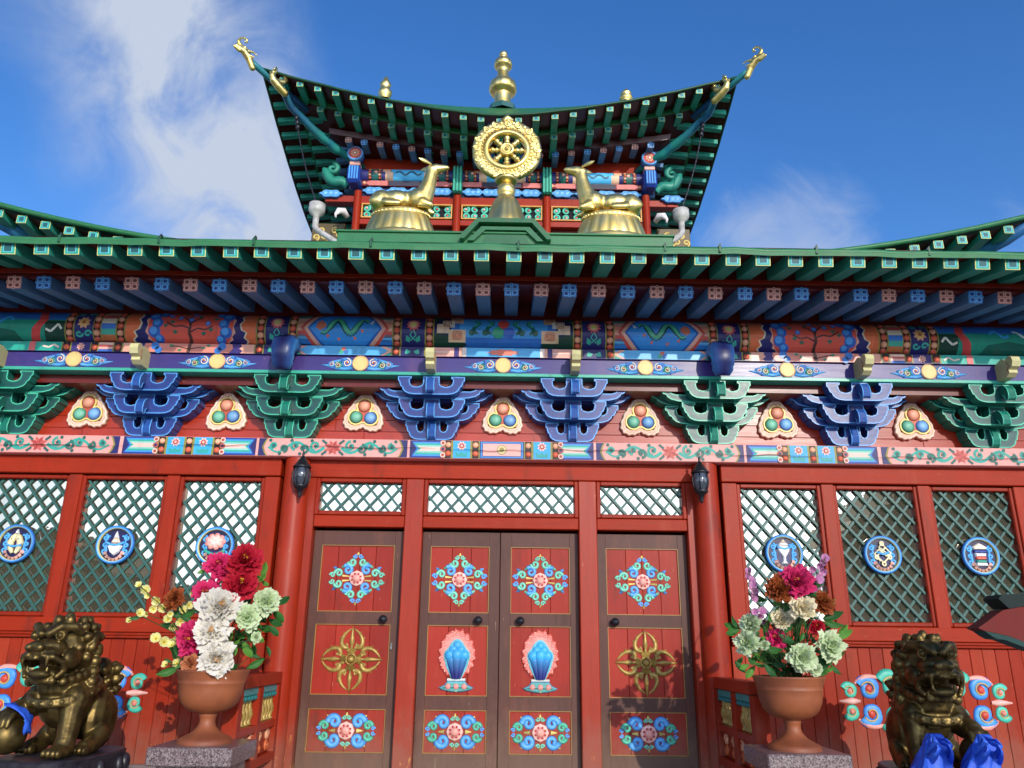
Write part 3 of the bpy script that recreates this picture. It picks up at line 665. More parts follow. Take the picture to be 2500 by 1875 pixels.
# --- lower beam with scroll panels
BT, BB_ = 1.587, 1.435
m = MB(); m.box(-XE,XE,-.13,.2,BB_,BT,C('e8a096'),.004); beam = P('scroll_beam', m, 'tempera')
F = Surf('flat', -.13)
def scroll_panel(mb, a, b):
    S = F; z0, z1 = BB_+.004, BT-.004; zc = (z0+z1)/2; n = (b-a)
    outl = [(a,zc)]+[(a+.02,z0+.02),(a+.035,z0)]+[(b-.035,z0),(b-.02,z0+.02),(b,zc),(b-.02,z1-.02),(b-.035,z1),(a+.035,z1),(a+.02,z1-.02)]
    S.rect(mb, a-.03, b+.03, z0, z1, 1, NAVY); S.poly(mb, outl, 2, OLIVE); S.poly(mb, [(a+(b-a)/2+(u-(a+b)/2)*(1-.014/n*2), v) for u,v in outl], 3, C('ea9c92'))
    c = (a+b)/2; h = (b-a)/2-.05
    for s_ in (-1,1):
        pts = [(c+s_*(.07+(h-.07)*i/30), zc+.042*math.sin(i/30*2*PI*1.5+PI)) for i in range(31)]; S.rib(mb, pts, [.014-.006*i/30 for i in range(31)], 4, C('35a392'))
        for k,(f,up) in enumerate(((.16,1),(.36,-1),(.52,1),(.72,-1),(.9,1))):
            x = c+s_*(.07+(h-.07)*f); r = .044-.004*k
            S.rib(mb, spiral(x, zc+up*.012, r, .016, PI*.5*s_, 1.05*s_*up, 22), [.012-.004*i/22 for i in range(23)], 5, C('2c7064') if k%2 else C('35a392'))
            S.circ(mb, x+s_*.030, zc+up*.055, .015, 5, C('2c6058'), 8); S.circ(mb, x, zc+up*.012, .013, 6, C('2c6058'), 8)
        for up in (-1,1): S.rib(mb, [(c+s_*.05,zc+up*.03),(c+s_*.09,zc+up*.062)], .010, 5, C('2a5e58'))
    for k in range(8):
        a_ = 2*PI*k/8+.39; S.poly(mb, [(c,zc),(c+.040*math.cos(a_-.36),zc+.040*math.sin(a_-.36)),(c+.074*math.cos(a_),zc+.062*math.sin(a_)),(c+.040*math.cos(a_+.36),zc+.040*math.sin(a_+.36))], 6, C('b0403a') if k%2 else C('c85a50'))
def stripe_block(mb, a, b, outward):   # chevron ended stripes; outward: the side of the points
    z0, z1 = BB_+.004, BT-.004; cs = [DBLUE, C('3f8fd0'), TEAL, C('8fc8b8'), LPINK]; zc = (z0+z1)/2
    S = F; S.rect(mb, a, b, z0, z1, 1, NAVY); tip = a if outward < 0 else b; oth = b if outward < 0 else a; d = .05*(1 if outward < 0 else -1)
    for k, c in enumerate(cs):
        h = (z1-z0)/2*(1-k/5.2); S.poly(mb, [(tip+d*(.15+.28*k),zc+h),(oth,zc+h),(oth,zc-h),(tip+d*(.15+.28*k),zc-h),(tip+d*(.9+.28*k),zc)], 2+k, c)
    for sz in (-1,1):
        S.circ(mb, oth, zc+sz*.05, .022, 8, LPINK, 10); S.circ(mb, oth, zc+sz*.05, .013, 9, C('a8503c'), 8)
    S.circ(mb, oth, zc, .024, 8, C('b0584a'), 10); S.circ(mb, oth, zc, .012, 9, NAVY, 8)
def flower_box(mb, a, b):
    z0, z1 = BB_+.004, BT-.004; S = F; S.rect(mb, a, b, z0, z1, 1, OLIVE); S.rect(mb, a+.008, b-.008, z0, z1, 2, C('35a2d4')); zc = (z0+z1)/2; c = (a+b)/2
    flower(S, mb, c, zc+.030, .040, 3, [LPINK, C('a8383a'), C('e8b0a0')], 8)
    S.poly(mb, [(c-.05,zc-.02),(c-.02,zc-.035),(c+.0,zc-.02),(c+.02,zc-.035),(c+.05,zc-.02),(c+.045,zc-.06),(c-.045,zc-.06)], 3, C('2f9a94'))
for s_ in (-1,1):
    mb = MB(); zz = [BB_+.042, BT-.038]
    def seg(f, a, b, *k): f(mb, *sorted((s_*a, s_*b)), *k)
    for a, b in ((.18,.25),(.405,.47),(2.28,2.35),(2.51,2.58),(2.73,2.80),(4.9,4.97)):
        x0, x1 = sorted((s_*a, s_*b)); bead_col(F, mb, x0, x1, zz, .026, BB_+.004, BT-.004)
    for a, b in ((.25,.405),(2.35,2.51),(2.58,2.73)): seg(flower_box, a, b)
    for a, b, o in ((.48,.75,1),(2.0,2.27,-1),(2.81,3.08,1),(4.45,4.89,-1)): seg(stripe_block, a, b, s_*o)
    for a, b in ((.80,1.95),(3.14,4.38)): seg(scroll_panel, a, b)
    mb.build('painted_pattern', 'tempera', beam)
mb = MB(); zc = (BB_+BT)/2; F.rect(mb,-.18,.18,BB_+.004,BT-.004,1,NAVY)
for k,(d,c) in enumerate(((.008,C('3f8fd0')),(.02,DBLUE),(.026,C('eaa89c')))): F.rect(mb,-.18+d,.18-d,BB_+.004+d*.8,BT-.004-d*.8,2+k,c)
F.circ(mb,0,zc,.040,5,OLIVE,16); F.circ(mb,0,zc,.034,6,C('d8c08c'),16); F.circ(mb,0,zc,.020,7,C('9a8a4a'),12); mb.build('painted_pattern','tempera',beam)
x = -XE
while x < XE-.5:
    mb = MB(); L = rnd.uniform(.5,1.4); z = BB_+rnd.uniform(.05,.09); pts = [(x+L*i/14, z+.006*math.sin(i*.8+x)+rnd.uniform(-.002,.002)) for i in range(15)]
    F.rib(mb, pts, [.0008+.0016*math.sin(PI*i/14) for i in range(15)], 14, C('2a1512')); mb.build('drying_crack','matte',beam); x += L+rnd.uniform(.02,.6)
# --- upper wall of horizontal boards
for j in range(6):
    z0 = 1.585+j*.1; x = -XE
    while x < XE:
        L = rnd.uniform(1.6,3.2); x1 = min(XE, x+L); q = rnd.uniform(-.003,.002); cc = mixcol(RED, C('a83a2a') if rnd.random()<.5 else RED2, rnd.random()*.7)
        mb = MB(); mb.box(x,x1-.002,.0+q,.15,z0+.001,z0+.0985,cc,.002); P('wall_board', mb, 'enamel_grain_x'); x = x1
# --- three-jewel plaques
def heart():
    h = [(0,.172),(.030,.152),(.068,.112),(.104,.060),(.136,.0),(.156,-.062),(.150,-.110),(.120,-.140),(.075,-.150),(.030,-.142),(0,-.126)]
    o = h+[(-u,v) for u,v in h[-2:0:-1]]; q = []
    n = len(o)
    for i in range(n):
        p0,p1,p2,p3 = o[i-1],o[i],o[(i+1)%n],o[(i+2)%n]
        for k in range(4):
            t = k/4; q.append(tuple(.5*(2*p1[c]+(p2[c]-p0[c])*t+(2*p0[c]-5*p1[c]+4*p2[c]-p3[c])*t*t+(3*p1[c]-p0[c]-3*p2[c]+p3[c])*t**3) for c in (0,1)))
    return [(u*(1+.028*(1 if i%4 in (1,2) else -.4)), v*(1+.028*(1 if i%4 in (1,2) else -.4))) for i,(u,v) in enumerate(q)]
pl = MB(); pl.relief(heart(), 0, [(0,-.020,C('c09078')),(.006,-.030,C('f4d8c0')),(.016,-.034,C('f6dcc6')),(.022,-.030,C('e0a98c')),(.034,-.032,C('f2d0b8')),(.040,-.028,C('e6b498'))], back=.03)
plm = pl.mesh('plaque_board','enamel')
tri = [(0,.048),(-.056,-.046),(.056,-.046)]
o = []
for (cx,cz),a0,a1 in ((tri[0],-30,210),(tri[1],100,315),(tri[2],-135,80)): o += arc(cx,cz,.066,a0,a1,12)
ol = MB(); ol.relief(o, 0, [(0,-.034,C('c8a84a')),(.003,-.042,C('f2e48c')),(.012,-.042,C('efdc78')),(.014,-.036,C('c0563c'))], back=-.02); olm = ol.mesh('yellow_outline','enamel')
jm = []
for (cx,cz), c0, c1 in ((tri[0],C('e6a486'),C('b4563c')),(tri[1],C('7cbfa2'),C('2c7a60')),(tri[2],C('7eb0dc'),C('34589c'))):
    j_ = MB(); n = 16; prof = [(.053*math.cos(R(t)), .032*math.sin(R(t))) for t in (0,20,40,60,78,90)]
    j_.lathe(prof, n, (cx,-.030,cz), [c1,c1,mixcol(c1,c0,.4),mixcol(c1,c0,.8),c0,c0], axis='y'); jm.append(j_.mesh('jewel','enamel'))
for k in range(-4,5):
    q = link('jewel_plaque', plm, hall, (k*SP+rnd.uniform(-.008,.008),-.006,1.838+rnd.uniform(-.005,.005)), (0,rnd.uniform(-.05,.05),0), 1.07); link('yellow_outline', olm, q)
    for mm in jm: link('jewel', mm, q)
# --- bracket sets
PAL = {'blue': (C('5a9fe0'),C('2a5aa0'),C('23377a')), 'green': (C('4fc09c'),C('1f8068'),C('144e4a'))}
TH = .158
def arm_poly(hw, h):
    xr = hw-.098; xl = .066; rd = min(.045,(xr-xl)/2.2)
    half = [(hw*.50,0),(hw*.65,.035*h),(hw*.77,.13*h),(hw*.84,.27*h),(hw*.86,.40*h),(hw*.91,.44*h),(hw*.945,.60*h),(hw*.955,.70*h),(hw,.76*h),(hw,h),
            (xr-.012,h),(xr-.012,.90*h),(xr+.004,.82*h),(xr,.62*h),(xr-.25*rd,.49*h),(xr-rd,.42*h),(xl+rd,.42*h),(xl+.25*rd,.49*h),(xl,.62*h),(xl,h)]
    return half+[(-u,v) for u,v in half[::-1]]
def arm(pal, hw, y0, y1, z0, h):
    a, b, c = pal; mb = MB(); p = [(u,v+z0) for u,v in arm_poly(hw,h)]; n = len(p)
    mb.prism(p, y0, y1, c, mixcol(b,c,.45))
    for wd, dy, ca, cb in ((.021,.0008,b,c),(.0072,.0016,a,a)):      # painted edge: mid tone fading inwards, then the pale line
        for i in range(n):
            (x0,z0_),(x1,z1_) = p[i],p[(i+1)%n]; L = math.hypot(x1-x0,z1_-z0_); nx, nz = -(z1_-z0_)/L*wd, (x1-x0)/L*wd; y = y0-dy-1.5e-5*i
            mb.add([(x0,y,z0_),(x1,y,z1_),(x1+nx,y,z1_+nz),(x0+nx,y,z0_+nz)], [(0,1,2,3)], [ca,ca,cb,cb])
    return mb
def nose(pal, z, y, kind):
    a, b, c = pal; mb = MB()
    if kind == 0: pr = [(-.02,z),(y-.01,z),(y-.04,z+.02),(y-.05,z+.06),(y-.035,z+.12),(y-.02,z+.157),(-.02,z+.157)]
    else: pr = [(y+.10,z+.005),(y-.03,z+.005),(y-.052,z-.015),(y-.060,z-.045),(y-.080,z-.055),(y-.100,z-.043),(y-.107,z-.010),(y-.098,z+.035),(y-.072,z+.068),(y-.035,z+.080),(y+.10,z+.09)]
    mb.prism(pr, -.030, .030, mixcol(b,c,.6), mixcol(b,c,.35), 'yz')
    for s_ in (-1,1): mb.tube([(s_*.030,u,v) for u,v in pr[1:-1]], .0045, 5, a)
    return mb
BRK = {}
for nm, pal in PAL.items():
    BRK[nm] = [arm(pal,.22,-.135,-.0,0,TH).mesh('bracket_arm','enamel_gloss'), arm(pal,.27,-.25,-.16,TH,TH).mesh('bracket_arm','enamel_gloss'), arm(pal,.385,-.135,-.0,TH+.002,TH).mesh('bracket_arm','enamel_gloss'),
               arm(pal,.27,-.365,-.275,2*TH,TH-.005).mesh('bracket_arm','enamel_gloss'), arm(pal,.46,-.25,-.16,2*TH+.002,TH-.007).mesh('bracket_arm','enamel_gloss'), arm(pal,.53,-.135,-.0,2*TH+.004,TH-.009).mesh('bracket_arm','enamel_gloss')]
    BRK[nm] += [nose(pal,0,-.13,0).mesh('bracket_nose','enamel_gloss'), nose(pal,TH+.03,-.25,1).mesh('bracket_nose','enamel_gloss'), nose(pal,2*TH+.05,-.37,1).mesh('bracket_nose','enamel_gloss')]
yc = MB(); pr = [(-.37,2.075),(-.50,2.075),(-.545,2.10),(-.54,2.125),(-.585,2.14),(-.605,2.18),(-.595,2.215),(-.565,2.232),(-.53,2.225),(-.515,2.21),(-.485,2.232),(-.45,2.235),(-.37,2.21)]
pr = [(u,v-1.588) for u,v in pr]; yc.prism(pr, -.034, .034, C('c4ba86'), C('cbc490'), 'yz')
for s_ in (-1,1): yc.tube([(s_*.035,-.52,.53),(s_*.035,-.55,.57),(s_*.035,-.53,.60)], .004, 4, C('b06a50'))
ycm = yc.mesh('cloud_head','enamel')
def trunk():
    # thick trunk curling forward and down, fluted, dark along the crest and paler on the flanks
    mb = MB(); path = [(-.34,.690,.070),(-.42,.695,.074),(-.49,.688,.078),(-.545,.660,.080),(-.570,.615,.078),(-.568,.575,.070),(-.560,.545,.073),(-.552,.520,.064),(-.545,.497,.066),(-.538,.473,.054),(-.532,.455,.045)]; n = 20; vs = []; cc = []
    for j, (y, z, r) in enumerate(path):
        a, b = path[max(j-1,0)], path[min(j+1,len(path)-1)]; ty, tz = b[0]-a[0], b[1]-a[1]; L = math.hypot(ty,tz); ny, nz = tz/L, -ty/L
        for i in range(n):
            t = 2*PI*i/n; c = math.cos(t); s_ = math.sin(t); x = r*1.22*sgnp(c)*abs(c)**.7; q = r*.95*sgnp(s_)*abs(s_)**.8
            vs.append((x, y+ny*q, z+nz*q)); k = abs(c); cc.append(mixcol(C('1a1a4a'), C('2a5898'), min(1,max(0,k-.15)*1.3)) if k < .9 else C('3f80bc'))
    m_ = len(path); fs = [(j*n+i,j*n+(i+1)%n,(j+1)*n+(i+1)%n,(j+1)*n+i) for j in range(m_-1) for i in range(n)]+[list(range((m_-1)*n,m_*n))]
    mb.add(vs, fs, cc, True); return mb.mesh('trunk_head','enamel_gloss')
trm = trunk()
for k in range(-5,5):
    a = k+.5; nm = 'blue' if int(abs(a)-.5)%2 == 0 else 'green'; ms = BRK[nm]
    b = link('bracket_set', ms[0], hall, (a*SP+rnd.uniform(-.006,.006),0,1.588), (0,rnd.uniform(-.006,.006),0))
    for mm in ms[1:]: link(mm.name.split('.')[0], mm, b)
    link('trunk_head' if abs(a) == 1.5 else 'cloud_head', trm if abs(a) == 1.5 else ycm, b)
# --- purple board with coin scrolls
m = MB(); m.box(-XE,XE,-.375,-.10,2.088,2.213,PURP,.002); pb = P('purple_board', m, 'enamel_grain_x')
m = MB(); m.box(-XE,XE,-.386,-.10,2.060,2.087,C('3fa890'),.003); P('green_lip', m, 'enamel_grain_x')
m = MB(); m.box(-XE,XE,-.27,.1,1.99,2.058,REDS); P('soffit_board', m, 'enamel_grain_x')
y = -.376; csm = {}
for s_ in (-1,1):
    cs_ = MB(); B2 = (C('5aa8e2'),C('2456a4')); G2 = (C('46a488'),C('17604e')); LN = C('f0d8b8')
    for dx, dz, r, c, e in ((.108,.006,.046,B2,1),(.176,-.014,.032,G2,-1),(.232,-.006,.028,B2,1),(.145,.030,.018,B2,1),(.205,-.034,.016,B2,1)):
        cs_.lathe([(r,0),(r*.92,.010),(r*.55,.013),(.0005,.012)], 16, (s_*dx,y,dz), [c[1],c[0],c[1],c[1]], axis='y', scal=lambda t,q: 1+.07*math.cos(5*t))
        if r > .02: cs_.ptube(spiral(s_*dx,dz,r*.80,r*.25,PI/2,1.3*s_*e,16), r*.11, y-.011, LN, .8, 4); cs_.ball((s_*dx,y-.010,dz),(r*.26,.007,r*.26),C('b0523a'),8,4)
    cs_.ptube([(s_*.06,-.036),(s_*.12,-.044),(s_*.2,-.036),(s_*.262,-.016),(s_*.315,-.010)], [.014,.015,.014,.012,.003], y, B2, .7, 5)
    cs_.ptube([(s_*.06,.02),(s_*.11,.044),(s_*.16,.030),(s_*.21,.018),(s_*.262,.004)], [.010,.013,.012,.012,.006], y, B2, .7, 5)
    csm[s_] = cs_.mesh('scroll_wing','enamel')
co = MB(); co.lathe([(.066,0),(.066,.012),(.060,.018),(.058,.014),(.001,.014)], 28, (0,y,.004), [C('e0a080'),C('e8b090'),C('e8b090'),C('d8c078'),C('dcc884')], axis='y', smooth=False); com = co.mesh('gilt_coin','enamel')
for k in range(-4,5):
    q = link('gilt_coin', com, hall, (k*SP,0,2.150)); link('scroll_wing', csm[-1], q); link('scroll_wing', csm[1], q)
# --- painted strip and log
LZ, LR, LY = 2.446, .148, -.262
m = MB(); m.box(-XE,XE,-.392,-.10,2.218,2.300,PURP,.002); strip = P('painted_strip', m, 'enamel_grain_x'); FS = Surf('flat',-.392)
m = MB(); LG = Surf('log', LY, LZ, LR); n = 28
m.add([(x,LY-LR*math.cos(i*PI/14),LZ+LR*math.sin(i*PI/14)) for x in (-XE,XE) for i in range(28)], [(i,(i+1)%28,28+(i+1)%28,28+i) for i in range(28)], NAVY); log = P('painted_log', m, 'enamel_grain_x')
LV0, LV1 = -.175, .16; SV0, SV1 = 2.221, 2.297
def lotus(S, mb, u, v, r, k=1):
    flower(S, mb, u, v, r, 3, [C('d8635a'), C('f0b090'), C('e8d060')], 11, 1.0)
    S.rib(mb, [(u-.004,v-r*.9),(u-.025,v-r*1.5),(u+.02,v-r*2.2)], .004, 3, TEAL); S.rib(mb, [(u+.004,v-r*.9),(u+.025,v-r*1.5),(u-.02,v-r*2.2)], .004, 3, TEAL)
    for s_ in (-1,1): S.poly(mb, [(u+s_*.02,v-r*1.9),(u+s_*.055,v-r*1.5),(u+s_*.06,v-r*2.2),(u+s_*.03,v-r*2.5)], 3, C('2f9a84'))
def half_log(sgn):
    mb = MB(); ms_ = MB()
    def u(x): return sgn*x
    def rc(S, M, a, b, v0, v1, l, c): x0, x1 = sorted((u(a),u(b))); S.rect(M, x0, x1, v0, v1, l, c)
    def pg(S, M, pts, l, c): S.poly(M, [(u(a),b) for a,b in pts], l, c)
    for a, b in ((.568,.645),(.835,.911),(1.683,1.760),(1.945,2.022),(3.085,3.165),(3.28,3.35),(3.50,3.58)):
        x0, x1 = sorted((u(a),u(b))); bead_col(LG, mb, x0, x1, (-.125,-.068,-.008,.052,.112), .029, LV0, LV1)
        bead_col(FS, ms_, x0, x1, (2.256,), .027, SV0, SV1)
    for a, b in ((.645,.835),(1.760,1.945)):
        rc(LG, mb, a, b, LV0, LV1, 1, NAVY); lotus(LG, mb, u((a+b)/2), .045, .062); rc(FS, ms_, a, b, SV0, SV1, 1, NAVY)
        for s_ in (-1,1): FS.poly(ms_, [(u((a+b)/2)+s_*.01,2.26),(u((a+b)/2)+s_*.05,2.28),(u((a+b)/2)+s_*.06,2.24),(u((a+b)/2)+s_*.03,2.235)], 2, C('3fae98'))
    # hexagon with a green serpent
    a, b = .911, 1.683; c = (a+b)/2; rc(LG, mb, a, b, LV0, LV1, 1, C('2f6fc0')); 
    for k,(d,col) in enumerate(((0,C('2f9a88')),(.02,C('7fb8c0')),(.045,C('c85a48')),(.075,C('eaa48c')))):
        for e in (-1,1):
            pg(LG, mb, [(c+e*(.386),LV1),(c+e*(.386),LV0+.0),(c+e*(.386-d*.3),LV0)], 1, col)
    for e in (-1,1):
        for v_, col in ((.13,C('2f9a88')),(.09,C('e8a890')),(.045,C('d88a70')),(.0,C('e09a80')),(-.045,C('c0483a')),(-.075,C('58a8d8')),(-.115,C('2f78c0')),(-.16,NAVY)):
            pg(LG, mb, [(c+e*.386,v_-.03),(c+e*.386,v_+.025),(c+e*.20,v_+.025),(c+e*.20,v_-.03)], 2, col)
    hexp = lambda q, w_: [(c-w_,.0),(c-w_+.135,q),(c+w_-.135,q),(c+w_,.0),(c+w_-.135,-q),(c-w_+.135,-q)]
    pg(LG, mb, hexp(.215,.36), 3, C('c04a3c')); pg(LG, mb, hexp(.195,.335), 4, C('eaa088')); pg(LG, mb, hexp(.172,.305), 5, C('1f5aa8')); pg(LG, mb, hexp(.16,.285), 6, C('2f86cc'))
    dr = [(c-.19+.38*i/28, .015+.058*math.sin(i/28*2*PI*1.75+.6)) for i in range(29)]
    LG.rib(mb, [(u(x),v) for x,v in dr], [.027 if 4 < i < 24 else .015 for i in range(29)], 7, C('174f40')); LG.rib(mb, [(u(x),v+.004) for x,v in dr], [.015 if 4 < i < 24 else .008 for i in range(29)], 8, C('4aae88'))
    pg(LG, mb, [(c+.15,.03),(c+.19,.065),(c+.225,.05),(c+.235,.0),(c+.20,-.02),(c+.16,0)], 8, C('b86a50')); pg(LG, mb, [(c-.20,.04),(c-.24,.075),(c-.225,.03)], 8, C('d8d8c8'))
    for x,v in ((-.1,-.075),(.03,-.085),(.12,-.06),(-.16,-.02)): pg(LG, mb, [(c+x,v),(c+x+.03,v+.012),(c+x+.02,v-.02)], 8, C('d86a4a'))
    rc(FS, ms_, a, b, SV0, SV1, 1, C('eaa890'))
    pg(FS, ms_, [(c-.36,2.26),(c-.30,SV1),(c+.30,SV1),(c+.36,2.26),(c+.30,SV0),(c-.30,SV0)], 2, C('58aee0'))
    for k,(dx,dz,col) in enumerate(((0,.012,C('d86a5a')),(-.02,-.012,C('4fae88')),(.02,-.012,C('4a80c8')))): FS.circ(ms_, u(c)+dx, 2.26+dz, .019, 3+k, col, 9)
    for e in (-1,1): pg(FS, ms_, [(c+e*.386,SV0),(c+e*.386,SV0+.03),(c+e*.33,SV0)], 3, C('2f9a88')); pg(FS, ms_, [(c+e*.386,SV1),(c+e*.386,SV1-.02),(c+e*.345,SV1)], 3, C('4f9ad8'))
    # red cartouche with a flowering tree
    a, b = 2.022, 3.085; c = (a+b)/2; rc(LG, mb, a, b, LV0, LV1, 1, NAVY); rc(FS, ms_, a, b, SV0, SV1, 1, PURP)
    for e in (-1,1):
        lob = [(.53,LV1),(.43,LV1),(.40,.10),(.42,.06),(.395,.02),(.41,-.03),(.45,-.05),(.43,-.09),(.46,-.12),(.44,-.16),(.53,LV0)]
        pg(LG, mb, [(c+e*x,v) for x,v in lob], 2, C('f2c8a8')); pg(LG, mb, [(c+e*(x+.014 if x<.5 else x),v) for x,v in lob], 3, C('d8683c'))
        lob2 = [(.53,SV1),(.42,SV1),(.43,2.28),(.41,2.26),(.44,2.24),(.42,SV0),(.53,SV0)]; pg(FS, ms_, [(c+e*x,v) for x,v in lob2], 2, C('eaa890'))
    oval = lambda k: [(c+k*.40*math.cos(t)*(1 if abs(math.cos(t))<.8 else .93+.07*math.cos(8*t)), k*.20*math.sin(t)) for t in [2*PI*i/32 for i in range(32)]]
    pg(LG, mb, [(c+.37*(1 if i%2 else .94)*sgnp(math.cos(t))*abs(math.cos(t))**.5, .19*sgnp(math.sin(t))*abs(math.sin(t))**.7) for i,t in enumerate([2*PI*i/40 for i in range(40)])], 4, C('e8a08c'))
    pg(LG, mb, [(c+.345*sgnp(math.cos(t))*abs(math.cos(t))**.5, .185*sgnp(math.sin(t))*abs(math.sin(t))**.7) for t in [2*PI*i/40 for i in range(40)]], 5, C('cf5240'))
    for e in (-1,1):
        for (x,v,r) in ((.30,.09,.05),(.27,.02,.045),(.29,-.05,.05),(.25,-.11,.04),(.235,.12,.04)):
            LG.circ(mb, u(c+e*x), v, r, 6, C('2a5cae'), 10); LG.circ(mb, u(c+e*x)-.008, v+.008, r*.62, 7, C('4a92d8'), 8)
    tr = C('4a2622')
    LG.rib(mb, [(u(c),-.17),(u(c-.005),-.10),(u(c+.01),-.05),(u(c),0),(u(c+.02),.06),(u(c-.01),.12)], [.016,.014,.012,.010,.007,.004], 6, tr)
    for p_ in (((0,-.05),(-.06,-.02),(-.12,-.03),(-.18,.0)),((.01,-.02),(.07,.0),(.13,-.01),(.2,.03)),((.0,.02),(-.05,.06),(-.09,.07)),((.01,.03),(.06,.08),(.11,.09))): LG.rib(mb, [(u(c+x),v) for x,v in p_], .006, 6, tr)
    for (x,v,k) in ((-.14,.02,0),(-.07,.085,1),(.09,.07,0),(.15,.03,1),(-.17,-.03,1),(.2,.0,1),(-.02,.11,0),(.05,.12,1),(-.11,-.06,1),(.12,-.05,1),(.0,.05,0),(-.2,.06,1),(.17,.09,0)):
        if k: pg(LG, mb, [(c+x-.022,v),(c+x,v+.016),(c+x+.022,v+.004),(c+x+.006,v-.018)], 8, C('2a6450'))
        else: flower(LG, mb, u(c+x), v, .026, 8, [C('3468b8'), C('5a90d0')], 6)
    pg(FS, ms_, [(c-.35,SV1),(c+.35,SV1),(c+.36,2.26),(c+.33,SV0),(c-.33,SV0),(c-.36,2.26)], 3, C('e08a78'))
    for e in (-1,1):
        for x,v,r in ((.27,2.275,.034),(.24,2.24,.03)): FS.circ(ms_, u(c+e*x), v, r, 4, C('3a78c4'), 9)
    FS.rib(ms_, [(u(c),SV0),(u(c-.01),SV1)], .014, 4, C('6a4a40')); FS.rib(ms_, [(u(c),2.25),(u(c+.1),2.275),(u(c+.15),2.27)], .005, 4, C('6a4a40')); FS.rib(ms_, [(u(c),2.25),(u(c-.1),2.268)], .005, 4, C('6a4a40'))
    for x,v in ((.14,2.28),(-.12,2.26),(-.16,2.282),(.07,2.24)): pg(FS, ms_, [(c+x-.022,v),(c+x,v+.014),(c+x+.02,v),(c+x,v-.012)], 5, C('4a8a68'))
    # striped block, flower medallion, then the green end field with white scrolls
    for k, col in enumerate((C('d8a878'),C('b84a48'),C('e8c8a8'),C('2f6ab8'),C('3fa088'),C('b8683a'),C('8a3a30'))): rc(LG, mb, 3.165, 3.28, LV0+.047*(6-k), LV0+.047*(7-k), 2, col)
    for k, col in enumerate((C('2f6ab8'),C('e8b0a0'),C('c85a58'),C('eac8b0'))): rc(FS, ms_, 3.165, 3.28, SV0+.019*k, SV0+.019*(k+1), 2, col)
    rc(LG, mb, 3.35, 3.50, LV0, LV1, 1, NAVY); flower(LG, mb, u(3.425), .02, .058, 3, [C('e89a78'),C('d8b060'),C('a85a30')], 8); rc(FS, ms_, 3.35, 3.50, SV0, SV1, 1, PURP); flower(FS, ms_, u(3.425), 2.26, .036, 2, [C('eab0a0'),C('d88a78'),C('eab0a0')], 8)
    for e in (-1,1):
        LG.rib(mb, spiral(u(3.425)+e*.035, -.075, .032, .008, 0, e, 12), .008, 3, TEAL); LG.rib(mb, spiral(u(3.425)+e*.04, .11, .025, .008, 0, e, 12), .007, 3, TEAL)
    rc(LG, mb, 3.58, XE-.01, LV0, .04, 1, C('1f8a70')); rc(LG, mb, 3.58, XE-.01, .04, LV1, 1, C('2a68b0')); rc(FS, ms_, 3.58, XE-.01, SV0, SV1, 1, C('2fa894'))
    rc(LG, mb, 3.58, 3.74, LV0, .03, 2, DKGRN); LG.rib(mb, [(u(3.60),-.04),(u(3.63),.0),(u(3.66),-.035),(u(3.69),-.06),(u(3.73),-.04)], .009, 4, C('f0d8c0')); FS.rib(ms_, [(u(3.60),2.25),(u(3.64),2.275),(u(3.68),2.25),(u(3.73),2.262)], .007, 3, C('f0d0c0'))
    pg(LG, mb, [(3.86,LV0),(3.79,LV0),(3.77,-.04),(3.72,.04),(3.76,LV1),(3.82,LV1),(3.79,.04),(3.84,-.04)], 3, C('c0403a')); rc(FS, ms_, 3.79, 3.84, SV0, SV1, 3, C('d86a68'))
    pg(LG, mb, [(3.90,LV0),(3.98,-.06),(4.15,-.03),(4.35,-.06),(4.42,LV0)], 3, C('0f5a48'))
    for k in range(7):
        x = 4.0+.2*k; LG.rib(mb, [(u(x+.16*t/6), .03+.03*math.sin(t+k)) for t in range(7)], .011, 4, C('bcd8d0') if k%2 else C('3a9ad0'))
    # stepped cream corner of the central panel
    for k,(x,v0,v1,col) in enumerate(((.43,.06,LV1,TAN),(.50,.02,.09,CREAM),(.545,-.03,.05,C('e8b898')))): rc(LG, mb, x-.10, x, v0, v1, 4+k, col)
    pg(LG, mb, [(.568,LV0),(.36,LV0),(.30,-.12),(.36,-.06),(.568,-.03)], 5, DKGRN); pg(LG, mb, [(.568,LV1),(.50,LV1),(.50,.10),(.568,.06)], 6, DKGRN)
    rc(LG, mb, .31, .45, -.10, .0, 6, C('eab48c')); rc(LG, mb, .335, .425, -.075, -.02, 7, C('d8906c'))
    for x,v in ((.38,.12),(.46,.055),(.38,-.045)):
        for q in (.03,.016): LG.rib(mb, [(u(x-q),v-q),(u(x+q),v-q),(u(x+q),v+q),(u(x-q),v+q),(u(x-q),v-q*.4)], .004, 8, C('b07858'))
    for j, (x,v) in enumerate(((.13,.03),(.24,.03))):
        LG.rib(mb, [(u(x),v+.055),(u(x-.045),v+.04),(u(x-.03),v+.01),(u(x),v-.005),(u(x+.005),v-.045),(u(x-.03),v-.06)], [.008,.015,.013,.014,.016,.008], 6, C('125c4c')); LG.rib(mb, [(u(x),v+.055),(u(x-.04),v+.042),(u(x-.028),v+.012),(u(x),v)], .007, 7, C('3fae8c'))
        LG.circ(mb, u(x)+.02*sgn, v-.05, .026, 6, C('125c4c'), 9)
    rc(FS, ms_, .36, .568, SV0, SV1, 1, C('e8a898')); rc(FS, ms_, .34, .40, SV0, SV1, 2, PURP); rc(FS, ms_, .40, .568, 2.254, 2.262, 3, C('f0d8c8'))
    mb.build('painted_pattern','enamel_grain_x',log); ms_.build('painted_pattern','enamel_grain_x',strip)
for s_ in (-1,1): half_log(s_)
